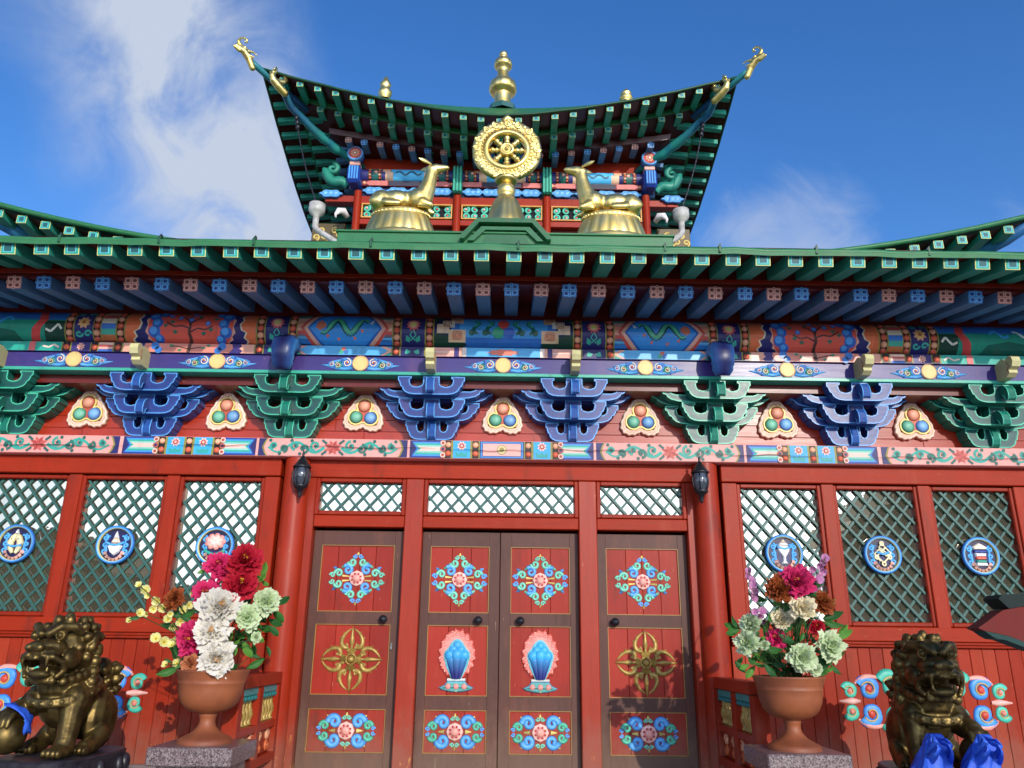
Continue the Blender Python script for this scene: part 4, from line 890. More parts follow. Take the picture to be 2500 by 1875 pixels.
mb = MB(); LG.rect(mb,-.43,.43,LV0,LV1,2,C('2a6cb8')); LG.rect(mb,-.36,.36,-.06,.13,3,C('3f96d4'))
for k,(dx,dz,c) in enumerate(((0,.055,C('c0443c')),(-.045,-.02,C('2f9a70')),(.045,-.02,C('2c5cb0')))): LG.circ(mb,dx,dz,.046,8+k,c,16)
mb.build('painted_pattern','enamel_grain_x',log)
mb = MB(); FS.rect(mb,-.36,.36,SV0,SV1,3,C('eaa890')); FS.rect(mb,-.335,.335,SV0,SV1,4,C('f0dcd0')); FS.rect(mb,-.30,.30,SV0,SV1,5,C('58b0e2'))
FS.poly(mb,[(.14*(1 if i%2 else .72)*math.cos(2*PI*i/18),2.258+.030*(1 if i%2 else .75)*math.sin(2*PI*i/18)) for i in range(18)],6,C('e07a64')); mb.build('painted_pattern','enamel_grain_x',strip)

# ------------------------------------------------------------------ porch eaves
def rafter_mesh(kind, L, w_=.106, h=.094):
    mb = MB(); body = {'green':GRN,'blue':C('5480a8'),'pink':C('5480a8')}[kind]; x = w_/2
    mb.box(-x,x,0,L,0,h,body,.003); Y = -.0014
    def q(i, c, k): mb.add([(-x+i,Y*k,i*.8),(x-i,Y*k,i*.8),(x-i,Y*k,h-i*.8),(-x+i,Y*k,h-i*.8)], [(0,1,2,3)], c)
    if kind == 'green':
        q(.001,YEL,1); q(.006,GRNF,2); q(.022,C('6fd0e0'),3); q(.027,GRND,4)
    else:
        lt, md, dk = (C('6cb8ee'),C('2f78c8'),C('14357c')) if kind == 'blue' else (C('e8b0a0'),C('c87a6c'),C('5a2622'))
        q(.0005,md,1)
        for sx in (-1,1):
            for sz in (-1,1):
                cx, cz = sx*x*.48, h/2+sz*h*.24; mb.disc(cx,cz,.0225,Y*2,lt,lt,10,.0205); mb.disc(cx,cz,.0165,Y*3,dk,mixcol(dk,md,.35),10,.0145)
        for dx,dz in ((0,0),(0,h*.44),(0,-h*.44),(x*.9,0),(-x*.9,0)): mb.disc(dx,h/2+dz,.011,Y*4,lt,lt,8); mb.disc(dx,h/2+dz,.006,Y*5,dk,dk,6)
    return mb.mesh('rafter','enamel')
RM = {k: rafter_mesh(k, .75) for k in ('green','blue','pink')}
SG, SB = R(13), R(10.5)
for k in range(-25,26):
    x = .065+.2205*k
    if abs(x) < XE-.06: link('eave_rafter', RM['green'], hall, (x+rnd.uniform(-.006,.006),-1.42,2.556+rnd.uniform(-.003,.003)), (SG,0,rnd.uniform(-.008,.008)))
    x = .06+.2187*k
    if abs(x) < XE-.06: link('eave_rafter', RM['blue' if k%2 == 0 else 'pink'], hall, (x+rnd.uniform(-.005,.005),-1.0,2.488+rnd.uniform(-.003,.003)), (SB,0,rnd.uniform(-.008,.008)))
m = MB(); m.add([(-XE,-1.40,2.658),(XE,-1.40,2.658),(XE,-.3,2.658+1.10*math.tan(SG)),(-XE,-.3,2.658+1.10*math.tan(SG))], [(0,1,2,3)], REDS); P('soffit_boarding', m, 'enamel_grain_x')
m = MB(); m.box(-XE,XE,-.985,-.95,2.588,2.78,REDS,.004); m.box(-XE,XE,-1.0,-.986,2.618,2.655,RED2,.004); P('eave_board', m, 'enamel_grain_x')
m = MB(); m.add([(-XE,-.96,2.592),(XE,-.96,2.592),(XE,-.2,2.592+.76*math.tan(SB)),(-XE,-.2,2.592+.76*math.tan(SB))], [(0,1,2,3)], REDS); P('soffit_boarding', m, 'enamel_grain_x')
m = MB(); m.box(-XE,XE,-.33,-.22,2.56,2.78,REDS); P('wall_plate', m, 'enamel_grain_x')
m = MB(); m.box(-XE,XE,-1.445,-1.405,2.655,2.685,C('4a1c1a')); P('tilting_board', m, 'enamel_grain_x')
# rolled sheet edge, slightly wavy as beaten metal
m = MB(); pts = []; nx = 90
for i in range(nx+1):
    x = -XE+2*XE*i/nx; pts.append((x, -1.455+.004*math.sin(i*1.7), 2.652+.0035*math.sin(i*.9)+.002*math.sin(i*2.3)))
m.tube(pts, .022, 10, FASC); m.add([(p[0],p[1]-.020,p[2]-.010) for p in pts]+[(p[0],p[1]-.014,p[2]-.036) for p in pts], [(i,i+1,nx+2+i,nx+1+i) for i in range(nx)], FASC); P('rolled_eave_edge', m, 'enamel')
for px in (147,391,622,907,1265,1621,1754,1988,2260):
    p = at(px, 585, -1.46); m = MB(); m.box(p.x-.009,p.x+.009,-1.482,-1.43,2.626,2.678,C('24583a'),.004); m.prism([(p.x-.014,2.674),(p.x+.012,2.674),(p.x+.008,2.706)], -1.475, -1.44, C('1f3a2c')); P('sheet_seam', m, 'enamel')
m = MB(); sl_ = .452; m.add([(-XE,-1.45,2.682),(XE,-1.45,2.682),(XE,.9,2.682+2.35*sl_),(-XE,.9,2.682+2.35*sl_)], [(0,1,2,3)], ROOFG)
P('porch_roof_sheet', m, 'enamel')
# sheet metal pedestal for the statues
m = MB(); m.box(-1.60,1.60,.28,1.35,3.40,3.724,FASC,.006); m.box(-1.615,1.615,.26,1.36,3.716,3.736,FASC,.004); P('statue_pedestal', m, 'enamel')
m = MB(); z = -.135
m.prism([(u,v+z) for u,v in ((-.43,3.795),(-.27,3.985),(.27,3.985),(.43,3.795),(.43,3.765),(.39,3.765),(.25,3.940),(-.25,3.940),(-.39,3.765),(-.43,3.765))], .20, .8, C('245e3a'), C('2f7449'))
m.prism([(u,v+z) for u,v in ((-.36,3.765),(-.23,3.915),(.23,3.915),(.36,3.765),(.30,3.765),(.19,3.88),(-.19,3.88),(-.30,3.765))], .24, .8, C('286640'), C('2f7449'))
m.prism([(u,v+z) for u,v in ((-.24,3.72),(-.18,3.875),(.18,3.875),(.24,3.72))], .275, .8, C('255f3b')); m.box(-.255,.255,.22,.78,3.846,3.856,C('2f7449')); P('statue_pedestal', m, 'enamel')

# ------------------------------------------------------------------ hall roof behind the porch, only its upswept corners show
CXR = 5.72
def ez(x): return 3.90+.49*max(0,(abs(x)-2.5)/2.9)**1.6
m = MB(); n = 48; xs = [-CXR+2*CXR*i/n for i in range(n+1)]
m.add([(x,.98,ez(x)) for x in xs]+[(x*.55,4.3,5.15) for x in xs], [(i,i+1,n+2+i,n+1+i) for i in range(n)], ROOFG, True)
m.add([(x,1.04,ez(x)-.055) for x in xs]+[(x*.9,2.2,4.02) for x in xs], [(i,i+1,n+2+i,n+1+i) for i in range(n)], REDS)
for s_ in (-1,1): m.add([(s_*CXR,.98,ez(CXR)),(s_*(CXR+.0),4.5,4.3),(s_*CXR*.55,4.3,5.15)], [(0,1,2)], ROOFG)
P('hall_roof_sheet', m, 'enamel')
m = MB(); m.tube([(x,.98,ez(x)-.012) for x in xs], .030, 8, FASC); P('rolled_eave_edge', m, 'enamel')
m = MB(); m.tube([(x*.945,1.36,ez(x)-.17) for x in xs], .026, 6, FASC); P('rolled_eave_edge', m, 'enamel')
for s_ in (-1,1):
    for k in range(9):
        x = s_*(3.55+.262*k)
        if abs(x) < CXR-.1: link('eave_rafter', RM['green'], hall, (x,1.02,ez(x)-.145), (R(2-4*max(0,abs(x)-3)/2.5),0,0))
        x = s_*(3.5+.262*k)
        if abs(x) < CXR-.45: link('eave_rafter', RM['green'], hall, (x,1.40,ez(x)-.30), (R(2-4*max(0,abs(x)-3)/2.5),0,0))
    m = MB(); m.tube([(s_*(CXR+.03),.95,ez(CXR)-.05),(s_*(CXR-.25),1.22,ez(CXR)-.20),(s_*(CXR-.8),1.8,ez(CXR)-.38),(s_*(CXR-1.3),2.4,ez(CXR)-.55)], [.055,.075,.085,.09], 8, [C('2a5a98'),C('2a6a98'),C('1f7a80'),C('1f7a80')]); P('hip_beam', m, 'enamel')

# ------------------------------------------------------------------ pavilion on the roof
XT, YT, WT, WW = -.12, 6.44, 3.44, 2.22
pav = thing('roof_pavilion', 'upper pavilion with upswept green roof and layered rafters behind the golden statues', 'pavilion', (XT,YT,4.6))
def Q(name, mb, mat='enamel', M=None, me=None):
    o = link(name, me or mb.mesh(name, mat), pav)
    if M is not None: o.matrix_basis = M
    return o
def lift(u): return .73*min(1.02,abs(u)/WT)**1.5
def side_m(k): return Matrix.Translation((XT,YT,0)) @ Matrix.Rotation(k*PI/2, 4, 'Z')
TR = {k: rafter_mesh(k, .60, .094, .078) for k in ('green','blue','pink')}
def sheet(mb, d0, z0, d1, z1, col, n=24):
    vs = []; 
    for d, z in ((d0,z0),(d1,z1)):
        for i in range(n+1): u = (WT-d)*(-1+2*i/n); vs.append((u,-WT+d,z(u)))
    mb.add(vs, [(i,i+1,n+2+i,n+1+i) for i in range(n)], col, True)
E0 = lambda u: 7.13+lift(u)
E2 = lambda u: 7.095+lift(u)*1.0
E3 = lambda u: 7.085+lift(u)*.62
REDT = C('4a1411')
for k in (0,1,2,3):
    M = side_m(k); mb = MB()
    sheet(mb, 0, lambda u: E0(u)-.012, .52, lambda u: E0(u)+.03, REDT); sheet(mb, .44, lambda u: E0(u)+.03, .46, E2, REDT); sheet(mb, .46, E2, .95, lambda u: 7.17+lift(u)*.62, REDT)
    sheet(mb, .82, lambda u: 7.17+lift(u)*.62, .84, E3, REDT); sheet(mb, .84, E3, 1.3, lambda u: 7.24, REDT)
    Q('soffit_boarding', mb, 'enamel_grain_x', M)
    mb = MB(); n = 24
    vs = []
    for j in range(7):
        s = j/6
        for i in range(n+1):
            t = -1+2*i/n; u = WT*t*(1-s*.93); vs.append((u,-WT*(1-s*.93)-.01*(1-s), (E0(WT*t)+.006)*(1-s**1.3)+9.72*s**1.3))
    mb.add(vs, [(j*(n+1)+i,j*(n+1)+i+1,(j+1)*(n+1)+i+1,(j+1)*(n+1)+i) for j in range(6) for i in range(n)], ROOFG, True); Q('roof_sheet', mb, 'enamel', M)
    mb = MB(); mb.tube([(WT*(-1+2*i/30),-WT,E0(WT*(-1+2*i/30))+.004*math.sin(i*2.1)) for i in range(31)], .018, 8, C('1f4a30')); Q('rolled_eave_edge', mb, 'enamel', M)
    mb = MB()
    sheet(mb, .425, lambda u: E0(u)+.018, .425, lambda u: E0(u)-.042, C('2a6a3a')); sheet(mb, .425, lambda u: E0(u)-.042, .47, lambda u: E0(u)-.042, C('2a6a3a')); Q('green_lip', mb, 'enamel', M)
    if k == 2: continue
    for i in range(-12,13):
        u = .262*i; L = min(.60, WT-abs(u)-.06)
        if L > .12: Q('eave_rafter', None, M=M @ Matrix.Translation((u+rnd.uniform(-.008,.008),-WT+.05,E0(u)-.088)) @ Matrix.Rotation(R(6),4,'X') @ Matrix.Diagonal((1,L/.60,1,1)), me=TR['green'])
        u = .268*i; L = min(.60, WT-abs(u)-.50)
        if L > .12: Q('eave_rafter', None, M=M @ Matrix.Translation((u,-WT+.48,E2(u)-.092)) @ Matrix.Rotation(R(7),4,'X') @ Matrix.Diagonal((1,L/.60,1,1)), me=TR['green'])
        u = .243*i+.12; L = min(.60, WT-abs(u)-.88)
        if L > .10: Q('eave_rafter', None, M=M @ Matrix.Translation((u,-WT+.86,E3(u)-.088)) @ Matrix.Rotation(R(10),4,'X') @ Matrix.Diagonal((1,L/.60,1,1)), me=TR['blue' if i%2 else 'pink'])
    # hip beams at the left end of every side
    def hp(d, z): return (-(WT-d), -(WT-d), z)
    mb = MB(); path = [hp(1.3,7.08),hp(1.15,7.13),hp(1.0,7.17),hp(.92,7.17),hp(.85,7.22),hp(.77,7.24),hp(.65,7.30),hp(.5,7.40),hp(.36,7.48),((-3.13,-3.42,7.545) if k != 1 else (-3.42,-3.13,7.545))]
    mb.tube(path, [.055,.058,.062,.078,.062,.074,.060,.056,.052,.048], 8, [C('1f7f7a'),C('1f7f7a'),C('1f7f7a'),C('2a8a80'),C('1f7080'),C('2a8a80'),C('237078'),C('20607c'),C('205a80'),C('237078')])
    mb.tube([((p[0]-.01,p[1]-.045) if k != 1 else (p[0]-.045,p[1]-.01))+(p[2]+.035,) for p in path], .007, 4, C('c8a840')); Q('hip_beam', mb, 'enamel', M)
    mb = MB(); path = [hp(.55,7.56),hp(.35,7.66),hp(.2,7.73),hp(.05,7.79),hp(-.06,7.845),hp(-.11,7.875)]
    mb.tube(path, [.05,.05,.05,.048,.046,.042], 8, [C('20507c'),C('20507c'),C('237078'),C('237078'),C('2a7a84'),C('2a7a84')]); Q('hip_beam', mb, 'enamel', M)
# wall of the pavilion
m = MB(); m.box(XT-WW+.02,XT+WW-.02,4.36,8.5,4.7,7.26,C('5c1d1a')); Q('inner_wall', m, 'matte')
XW = -.077
def band(name, z0, z1, y, col, ch=.005, mat='enamel_grain_x'):
    m = MB(); m.box(XW-WW,XW+WW,y,4.5,z0,z1,col,ch); return Q(name, m, mat)
band('red_beam',7.046,7.24,4.27,RED); band('red_beam',6.425,6.558,4.25,RED); band('red_beam',6.07,6.163,4.25,RED); band('red_beam',5.2,5.75,4.27,REDS); band('cloud_board',6.56,6.718,4.27,C('1f2748')); ps = band('painted_strip',6.722,6.818,4.22,C('7a2c34'))
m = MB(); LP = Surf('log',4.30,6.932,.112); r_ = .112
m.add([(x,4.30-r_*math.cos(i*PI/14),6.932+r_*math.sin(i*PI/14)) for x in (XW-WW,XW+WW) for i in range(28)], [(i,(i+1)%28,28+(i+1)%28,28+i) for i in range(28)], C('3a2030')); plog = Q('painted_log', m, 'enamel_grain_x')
FP = Surf('flat',4.22); mb = MB(); ms_ = MB()
for c, hw in ((XW-1.455,.75),(XW,.68),(XW+1.455,.75)):
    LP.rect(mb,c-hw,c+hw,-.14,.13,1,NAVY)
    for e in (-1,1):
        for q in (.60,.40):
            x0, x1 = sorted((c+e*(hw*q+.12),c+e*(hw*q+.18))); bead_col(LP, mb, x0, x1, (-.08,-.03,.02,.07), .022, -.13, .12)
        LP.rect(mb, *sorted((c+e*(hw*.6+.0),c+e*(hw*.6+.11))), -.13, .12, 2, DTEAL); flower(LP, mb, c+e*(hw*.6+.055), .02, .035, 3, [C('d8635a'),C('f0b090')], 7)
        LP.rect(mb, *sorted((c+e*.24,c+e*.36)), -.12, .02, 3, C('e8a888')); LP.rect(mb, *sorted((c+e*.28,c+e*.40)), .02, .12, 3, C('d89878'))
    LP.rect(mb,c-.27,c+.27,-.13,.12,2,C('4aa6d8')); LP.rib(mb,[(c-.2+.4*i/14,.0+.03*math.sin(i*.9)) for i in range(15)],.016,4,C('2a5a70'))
    FP.rect(ms_,c-.30,c+.30,6.728,6.812,1,C('3a3a4a')); 
    for e in (-1,1): FP.poly(ms_,[(c+e*.32,6.728),(c+e*.60,6.728),(c+e*.66,6.77),(c+e*.60,6.812),(c+e*.32,6.812)],2,C('d87a74')); FP.bead(ms_,c+e*.68,6.77,.03,C('f0b48c'),C('cf6a48'))
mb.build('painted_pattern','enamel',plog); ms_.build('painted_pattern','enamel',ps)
cm = MB(); pts = [(.17*math.cos(t)*(1+.10*math.cos(6*t)), .066*math.sin(t)*(1+.12*math.cos(6*t))) for t in [2*PI*i/36 for i in range(36)]]
cm.relief(pts, 0, [(0,-.02,C('2a62b4')),(.010,-.035,C('7fc4ee')),(.02,-.03,C('4a94d8'))], back=.02)
for dx in (-.08,0,.08): cm.ptube(spiral(dx,0,.028,.006,0,1.3,12), .008, -.028, (C('9fd4f2'),C('3a7cc4')), .7, 4)
cmm = cm.mesh('painted_cloud','enamel')
for x in (-2.22,-.69,.69,2.22):
    inner = abs(x) < 1
    m = MB(); m.lathe([(.06,5.2),(.058,6.62)], 14, (XW+x,4.235 if not inner else 4.23,0), RED); Q('column', m, 'enamel_grain_z')
    m = MB(); m.lathe([(.085,5.72),(.09,5.80),(.07,5.88),(.062,5.90)], 14, (XW+x,4.235,0), [C('4a94d8'),C('4a94d8'),C('e8a0a0'),C('e8a0a0')]); Q('column_collar', m, 'enamel')
    if inner:
        m = MB(); m.box(XW+x-.075,XW+x+.075,4.10,4.3,6.57,7.03,C('1f7a68'),.03)
        for e in (-.05,0,.05): m.box(XW+x+e-.012,XW+x+e+.012,4.088,4.12,6.58,7.02,C('4fbc9c'),.004)
        Q('column_bracket', m, 'enamel')
    for e in ((-1,1) if inner else (-1 if x > 0 else 1,)):
        link('painted_cloud', cmm, pav, (XW+x+e*.24,4.25,6.640))
for x in (-1.455,0,1.455): 
    for e in (-.16,.16): link('painted_cloud', cmm, pav, (XW+x+e,4.25,6.640))
# openwork scroll panels
def openwork(x0, x1):
    z0, z1 = 6.17, 6.418; y = 4.235; fr = MB(); t = .018
    for a, b, c, d in ((x0,x1,z0,z0+t),(x0,x1,z1-t,z1),(x0,x0+t,z0+t,z1-t),(x1-t,x1,z0+t,z1-t)): fr.box(a,b,y-.01,y+.05,c,d,C('d8964a'))
    f = Q('openwork_frame', fr, 'enamel'); b = MB(); b.box(x0,x1,y+.06,y+.07,z0,z1,C('101018')); b.build('dark_backing','matte',f)
    n = max(5, int((x1-x0)/.155)); n += 1-n%2; zc = (z0+z1)/2
    for i in range(n):
        s = MB(); x = x0+(x1-x0)*(i+.5)/n
        if i == n//2:
            s.ptube(spiral(x,zc,.100,.100,0,1,22), .012, y+.03, (C('f0a898'),C('d07868')), .8, 4); s.ball((x,y+.03,zc),(.05,.02,.055),C('6fa8d8') if x<0 else C('e0c0b0'),10,6)
            for j in range(5): a = 2*PI*j/5; s.ball((x+.06*math.cos(a),y+.025,zc+.06*math.sin(a)),(.022,.012,.022),C('3a78b8'),8,5)
        else:
            for e in (-1,1):
                pts = spiral(x,zc+e*.055,.060,.014,e*1.2,1.35*e*(1 if i%2 else -1),18); s.ptube(pts, [.020-.009*j/18 for j in range(19)], y+.03, (C('5acaaa'),C('1a6a5c')), .8, 4)
                s.ball((x,y+.02,zc+e*.055),(.020,.012,.020),C('e8a0a0') if (i+(e>0))%2 else C('c85a50'),8,5)
        s.build('scroll_openwork','enamel',f)
for a, b in ((XW-2.15,XW-.76),(XW-.62,XW+.62),(XW+.76,XW+2.15)): openwork(a, b)
for s_ in (-1,1):
    x = XW+s_*2.27
    m = MB(); m.lathe([(.125,-.12),(.125,0),(.118,.02),(.100,.02),(.096,.012),(.001,.012)], 24, (x,4.02,7.163), [DBLUE,C('4a94d8'),C('6fb8ea'),C('3a78c4'),C('c85a50'),C('d87a6a')], axis='y'); b = Q('beam_end_roundel', m)
    m = MB(); flower(Surf('flat',4.006), m, x, 7.163, .07, 1, [C('e8b090'),C('b84a40'),C('efe0c0')], 8); m.build('painted_flower','enamel',b)
    m = MB(); m.box(x-.08,x+.08,4.05,4.3,6.98,7.04,C('e8a898'),.006); Q('beam_pad', m); 
    m = MB(); m.box(x-.10,x+.10,4.0,4.3,6.66,6.96,DBLUE,.035)
    for e in (-.06,-.02,.02,.06): m.box(x+e-.012,x+e+.012,3.985,4.02,6.70,6.93,C('4a94d8'),.004)
    Q('corner_bracket', m)
    m = MB(); pts = [(x+s_*(.10+.42*math.sin(i/12*1.5)), 6.68+.30*i/12+.04*math.sin(i*.9)) for i in range(13)]
    m.ptube(pts, [.05,.07,.085,.09,.09,.085,.085,.08,.08,.075,.07,.06,.04], 4.2, (C('2a8a74'),C('0f463e')), .9, 7); m.ptube(spiral(x+s_*.36,6.98,.10,.02,PI/2,1.2*s_,16), [.05-.025*j/16 for j in range(17)], 4.17, (C('2a8a74'),C('0f463e')), .9, 6); Q('carved_wing', m)
    m = MB(); m.box(*sorted((x,x+s_*.45)),4.25,4.4,6.45,6.56,RED,.005); Q('beam_end', m)
    link('painted_cloud', cmm, pav, (x+s_*.36,4.22,6.56))
    # side wall carving low beside the pedestal
    m = MB(); m.box(*sorted((x+s_*.12,x+s_*.62)),4.3,4.4,5.7,6.1,C('5a4a2a'),.01)
    for j in range(6): m.ptube(spiral(x+s_*(.2+.07*j),5.9+.08*math.sin(j*2),.06,.015,j,1.2,12), .018, 4.3, (C('d8b868'),C('7a6a3a')), .8, 4)
    Q('carved_side_panel', m)
    m = MB(); m.tube([(x+s_*.05,4.1,6.10),(x+s_*.10,4.02,6.15),(x+s_*.16,3.98,6.13),(x+s_*.20,3.96,6.06),(x+s_*.19,3.95,6.0)], [.035,.055,.05,.022,.012], 8, C('e8dcd8')); Q('white_carving', m)

# gilded fittings of the roof
def lathe_thing(name, prof, n, loc, label, cat, mat='gilding', scal=None):
    m = MB(); m.lathe(prof, n, loc, (1,1,1), scal=scal); o = m.build(name, mat)
    for v in o.data.vertices: v.co -= Vector(loc)
    o.location = loc; return tag(o, label, cat)
kz, kr = .3255*.00973, .3255*.00803
fp = [(545,66),(465,57),(452,62),(446,88),(432,99),(405,100),(382,94),(368,74),(360,54),(352,52),(300,42),(262,36),(256,58),(246,66),(225,66),(206,58),(200,34),(190,26),(176,19),(170,26),(160,31),(146,30),(136,20),(130,10),(124,2)]
fin = thing('roof_finial', 'tall golden ribbed finial on the apex of the upswept roof', 'finial', (XT,YT,9.85))
m = MB(); m.lathe([(110*kr,9.76),(112*kr,9.86),(96*kr,9.90),(70*kr,9.95)], 8, (XT,YT,0), C('2a5a58'), smooth=False); m.build('octagonal_base','enamel',fin)
m = MB(); m.lathe([(r*kr, 9.893+(559-y)*kz) for y,r in fp], 40, (XT,YT,0), (1,1,1), scal=lambda t,q: 1+(.045*abs(math.cos(6*t)) if .10 < q < .34 or .50 < q < .66 else 0)); m.build('gilded_shaft','gilding',fin)
dragon = [(0,0,0,.055),]
def dragon_mesh():
    # profile in the x-z plane, x forward along the hip
    b = chain([(-.18,0,-.10,.055),(-.05,0,-.02,.06),(.08,0,.02,.065),(.16,0,.0,.05),(.24,0,-.02,.035)]) + chain([(.14,0,.05,.045),(.22,0,.05,.035),(.27,0,.08,.028),(.285,0,.16,.022),(.26,0,.24,.02),(.20,0,.26,.02),(.17,0,.22,.018),(.20,0,.19,.016)])
    b += chain([(.16,0,-.05,.035),(.26,0,-.07,.022)])
    for s_ in (-1,1): b += chain([(.06,s_*.04,.07,.02),(-.02,s_*.06,.12,.016),(-.10,s_*.07,.12,.010)]) + [(.13,s_*.05,.06,.022)] + chain([(.0,s_*.05,.0,.02),(-.08,s_*.08,.03,.012)])
    b += [(.02+.04*i,0,.08+.015*i,.024) for i in range(3)]
    return sculpt('dragon_head', b, .011, 'gilding', 3)
dm = dragon_mesh()
sm_ = sculpt('makara', chain([(-.12,0,-.06,.055),(0,0,-.02,.058),(.08,0,.02,.055),(.12,0,.08,.042),(.12,0,.13,.036),(.10,0,.18,.040),(.10,0,.22,.026),(.10,0,.26,.012)])+chain([(.02,0,.05,.04),(-.06,0,.10,.04),(-.10,0,.17,.03),(-.05,0,.20,.02)])+[(.14,.05,.16,.02),(.14,-.05,.16,.02)], .011, 'gilding', 3)
for s_, w_ in ((-1,'left'),(1,'right')):
    c = Vector((XT+s_*(WT+.165),YT-WT-.165,7.925)); a = math.atan2(-1, s_)
    o = tag(link('dragon_head', dm, None, c, (0,-.5,a), .82), f'golden dragon head on the tip of the {w_} upswept roof corner', 'ornament', 'gilded roof corner ornaments')
    c = Vector((XT+s_*(WT-.27),YT-WT-.02,7.565)); o = tag(link('crested_ornament', sm_, None, c, (0,-.15,a)), f'golden crested ornament on the inner hip beam of the {w_} roof corner', 'ornament', 'gilded roof corner ornaments')
jp = [(.09,0),(.09,.05),(.12,.10),(.12,.16),(.07,.22),(.09,.26),(.10,.31),(.06,.37),(.05,.41),(.02,.46),(.002,.48)]
for x, y, Y, lb in ((939,243,4.3,'left'),(1529,250,4.3,'right')):
    p = at(x,y,Y); lathe_thing('ridge_ornament', [(r*.85,z*.55 if lb=='right' else z*.95) for r,z in jp], 16, p, f'small golden ridge ornament peeking over the {lb} half of the pavilion eave', 'ornament', scal=lambda t,q: 1+.10*abs(math.cos(3*t)))['group'] = 'small ridge ornaments'

# wheel and deer
wh = thing('dharma_wheel', 'golden eight-spoked wheel with scrolled rim on a lotus stand above the porch', 'wheel', (0,.5,3.857))
zc = 4.805; W1 = 'gilding'; one = (1,1,1)
m = MB(); m.lathe([(.185,-.03),(.185,.03),(.20,.045),(.235,.04),(.24,.028),(.27,.030),(.335,.036),(.352,.02),(.352,-.02),(.335,-.04),(.2,-.045),(.185,-.03)], 64, (0,.5,zc), one, axis='y'); m.build('rim',W1,wh)
m = MB()
for i in range(16):
    a = 2*PI*i/16; x, z = .305*math.cos(a), zc+.305*math.sin(a); m.ptube(spiral(x,z,.042,.010,a,1.4*(1 if i%2 else -1),16), [.015-.006*j/16 for j in range(17)], .466, one, .6, 5)
    a += PI/16; m.ball((.318*math.cos(a),.472,zc+.318*math.sin(a)),(.024,.014,.024),one,8,5)
for i in range(40): a = 2*PI*i/40; m.ball((.255*math.cos(a),.466,zc+.255*math.sin(a)),(.012,.008,.012),one,6,4)
m.ptube([(-.05,zc+.34),(0,zc+.385),(.05,zc+.34)],[.03,.035,.03],.48,one,.8,6); m.build('scroll_border',W1,wh)
m = MB(); m.lathe([(.076,-.03),(.076,.03),(.068,.045),(.045,.04),(.04,.03),(.022,.035),(.02,.05),(.001,.055)], 28, (0,.5,zc), one, axis='y'); m.build('hub',W1,wh)
for i in range(8):
    a = 2*PI*i/8; d = Vector((math.cos(a),0,math.sin(a))); m = MB(); m.tube([Vector((0,.5,zc))+d*r for r in (.05,.09,.10,.115,.13,.145,.16,.175,.20)], [.020,.022,.032,.024,.022,.036,.030,.016,.013], 8, one); m.build('spoke',W1,wh)
m = MB(); m.lathe([(.06,4.47),(.12,4.46),(.10,4.43),(.045,4.41),(.035,4.405),(.06,4.40),(.088,4.37),(.094,4.325),(.085,4.28),(.06,4.245),(.09,4.235),(.11,4.21)], 32, (0,.5,0), one); m.build('stem',W1,wh)
m = MB(); m.lathe([(.105,4.225),(.125,4.19),(.155,4.10),(.19,3.97),(.218,3.90),(.222,3.857)], 64, (0,.5,0), one, scal=lambda t,q: 1+.06*abs(math.cos(7*t))*math.sin(PI*min(1,q*1.1))); m.build('lotus_base',W1,wh)
kx, kv = .001315, .00150
def dp(x, y, r, dy=0): return ((x-1335)*kx, dy, (1310-y)*kv, r*kx)
B = [((1190-1335)*kx,0,(1248-1310)*-kv,.115,.12,.125), ((1300-1335)*kx,0,(1238-1310)*-kv,.17,.112,.112), ((1470-1335)*kx,0,(1230-1310)*-kv,.122,.115,.13)]
B += chain([dp(1180,1225,60),dp(1300,1222,56),dp(1420,1215,56),dp(1500,1200,60)]) + chain([dp(1500,1215,78),dp(1530,1140,64),dp(1545,1080,53),dp(1556,1020,47)])
B += chain([dp(1552,1000,46),dp(1590,988,42),dp(1630,982,30),dp(1668,976,21),dp(1676,976,17)],.3) + chain([dp(1600,1005,24),dp(1650,992,14)])
for s_ in (-1,1):
    B += chain([(*dp(1500,1270,0)[:1],s_*.07,dp(0,1270,0)[2],.05),(dp(1560,1290,0)[0],s_*.075,.03,.036),(dp(1572,1302,0)[0],s_*.07,.022,.028),(dp(1480,1306,0)[0],s_*.085,.018,.024)])
    B += [((1180-1335)*kx,s_*.065,.075,.105,.055,.075)] + chain([((1230-1335)*kx,s_*.10,.04,.035),((1330-1335)*kx,s_*.105,.025,.028),((1240-1335)*kx,s_*.12,.02,.022)])
B += [((1120-1335)*kx,0,.10,.03,.022,.05)]
deer = sculpt('deer_body', B, .0095, 'gilding', 9)
em = MB(); prof = [(.008,-.02),(.020,.03),(.025,.055),(.020,.09),(.002,.12)]; em.lathe(prof, 10, (0,0,0), one)
earm = em.mesh('ear','gilding')
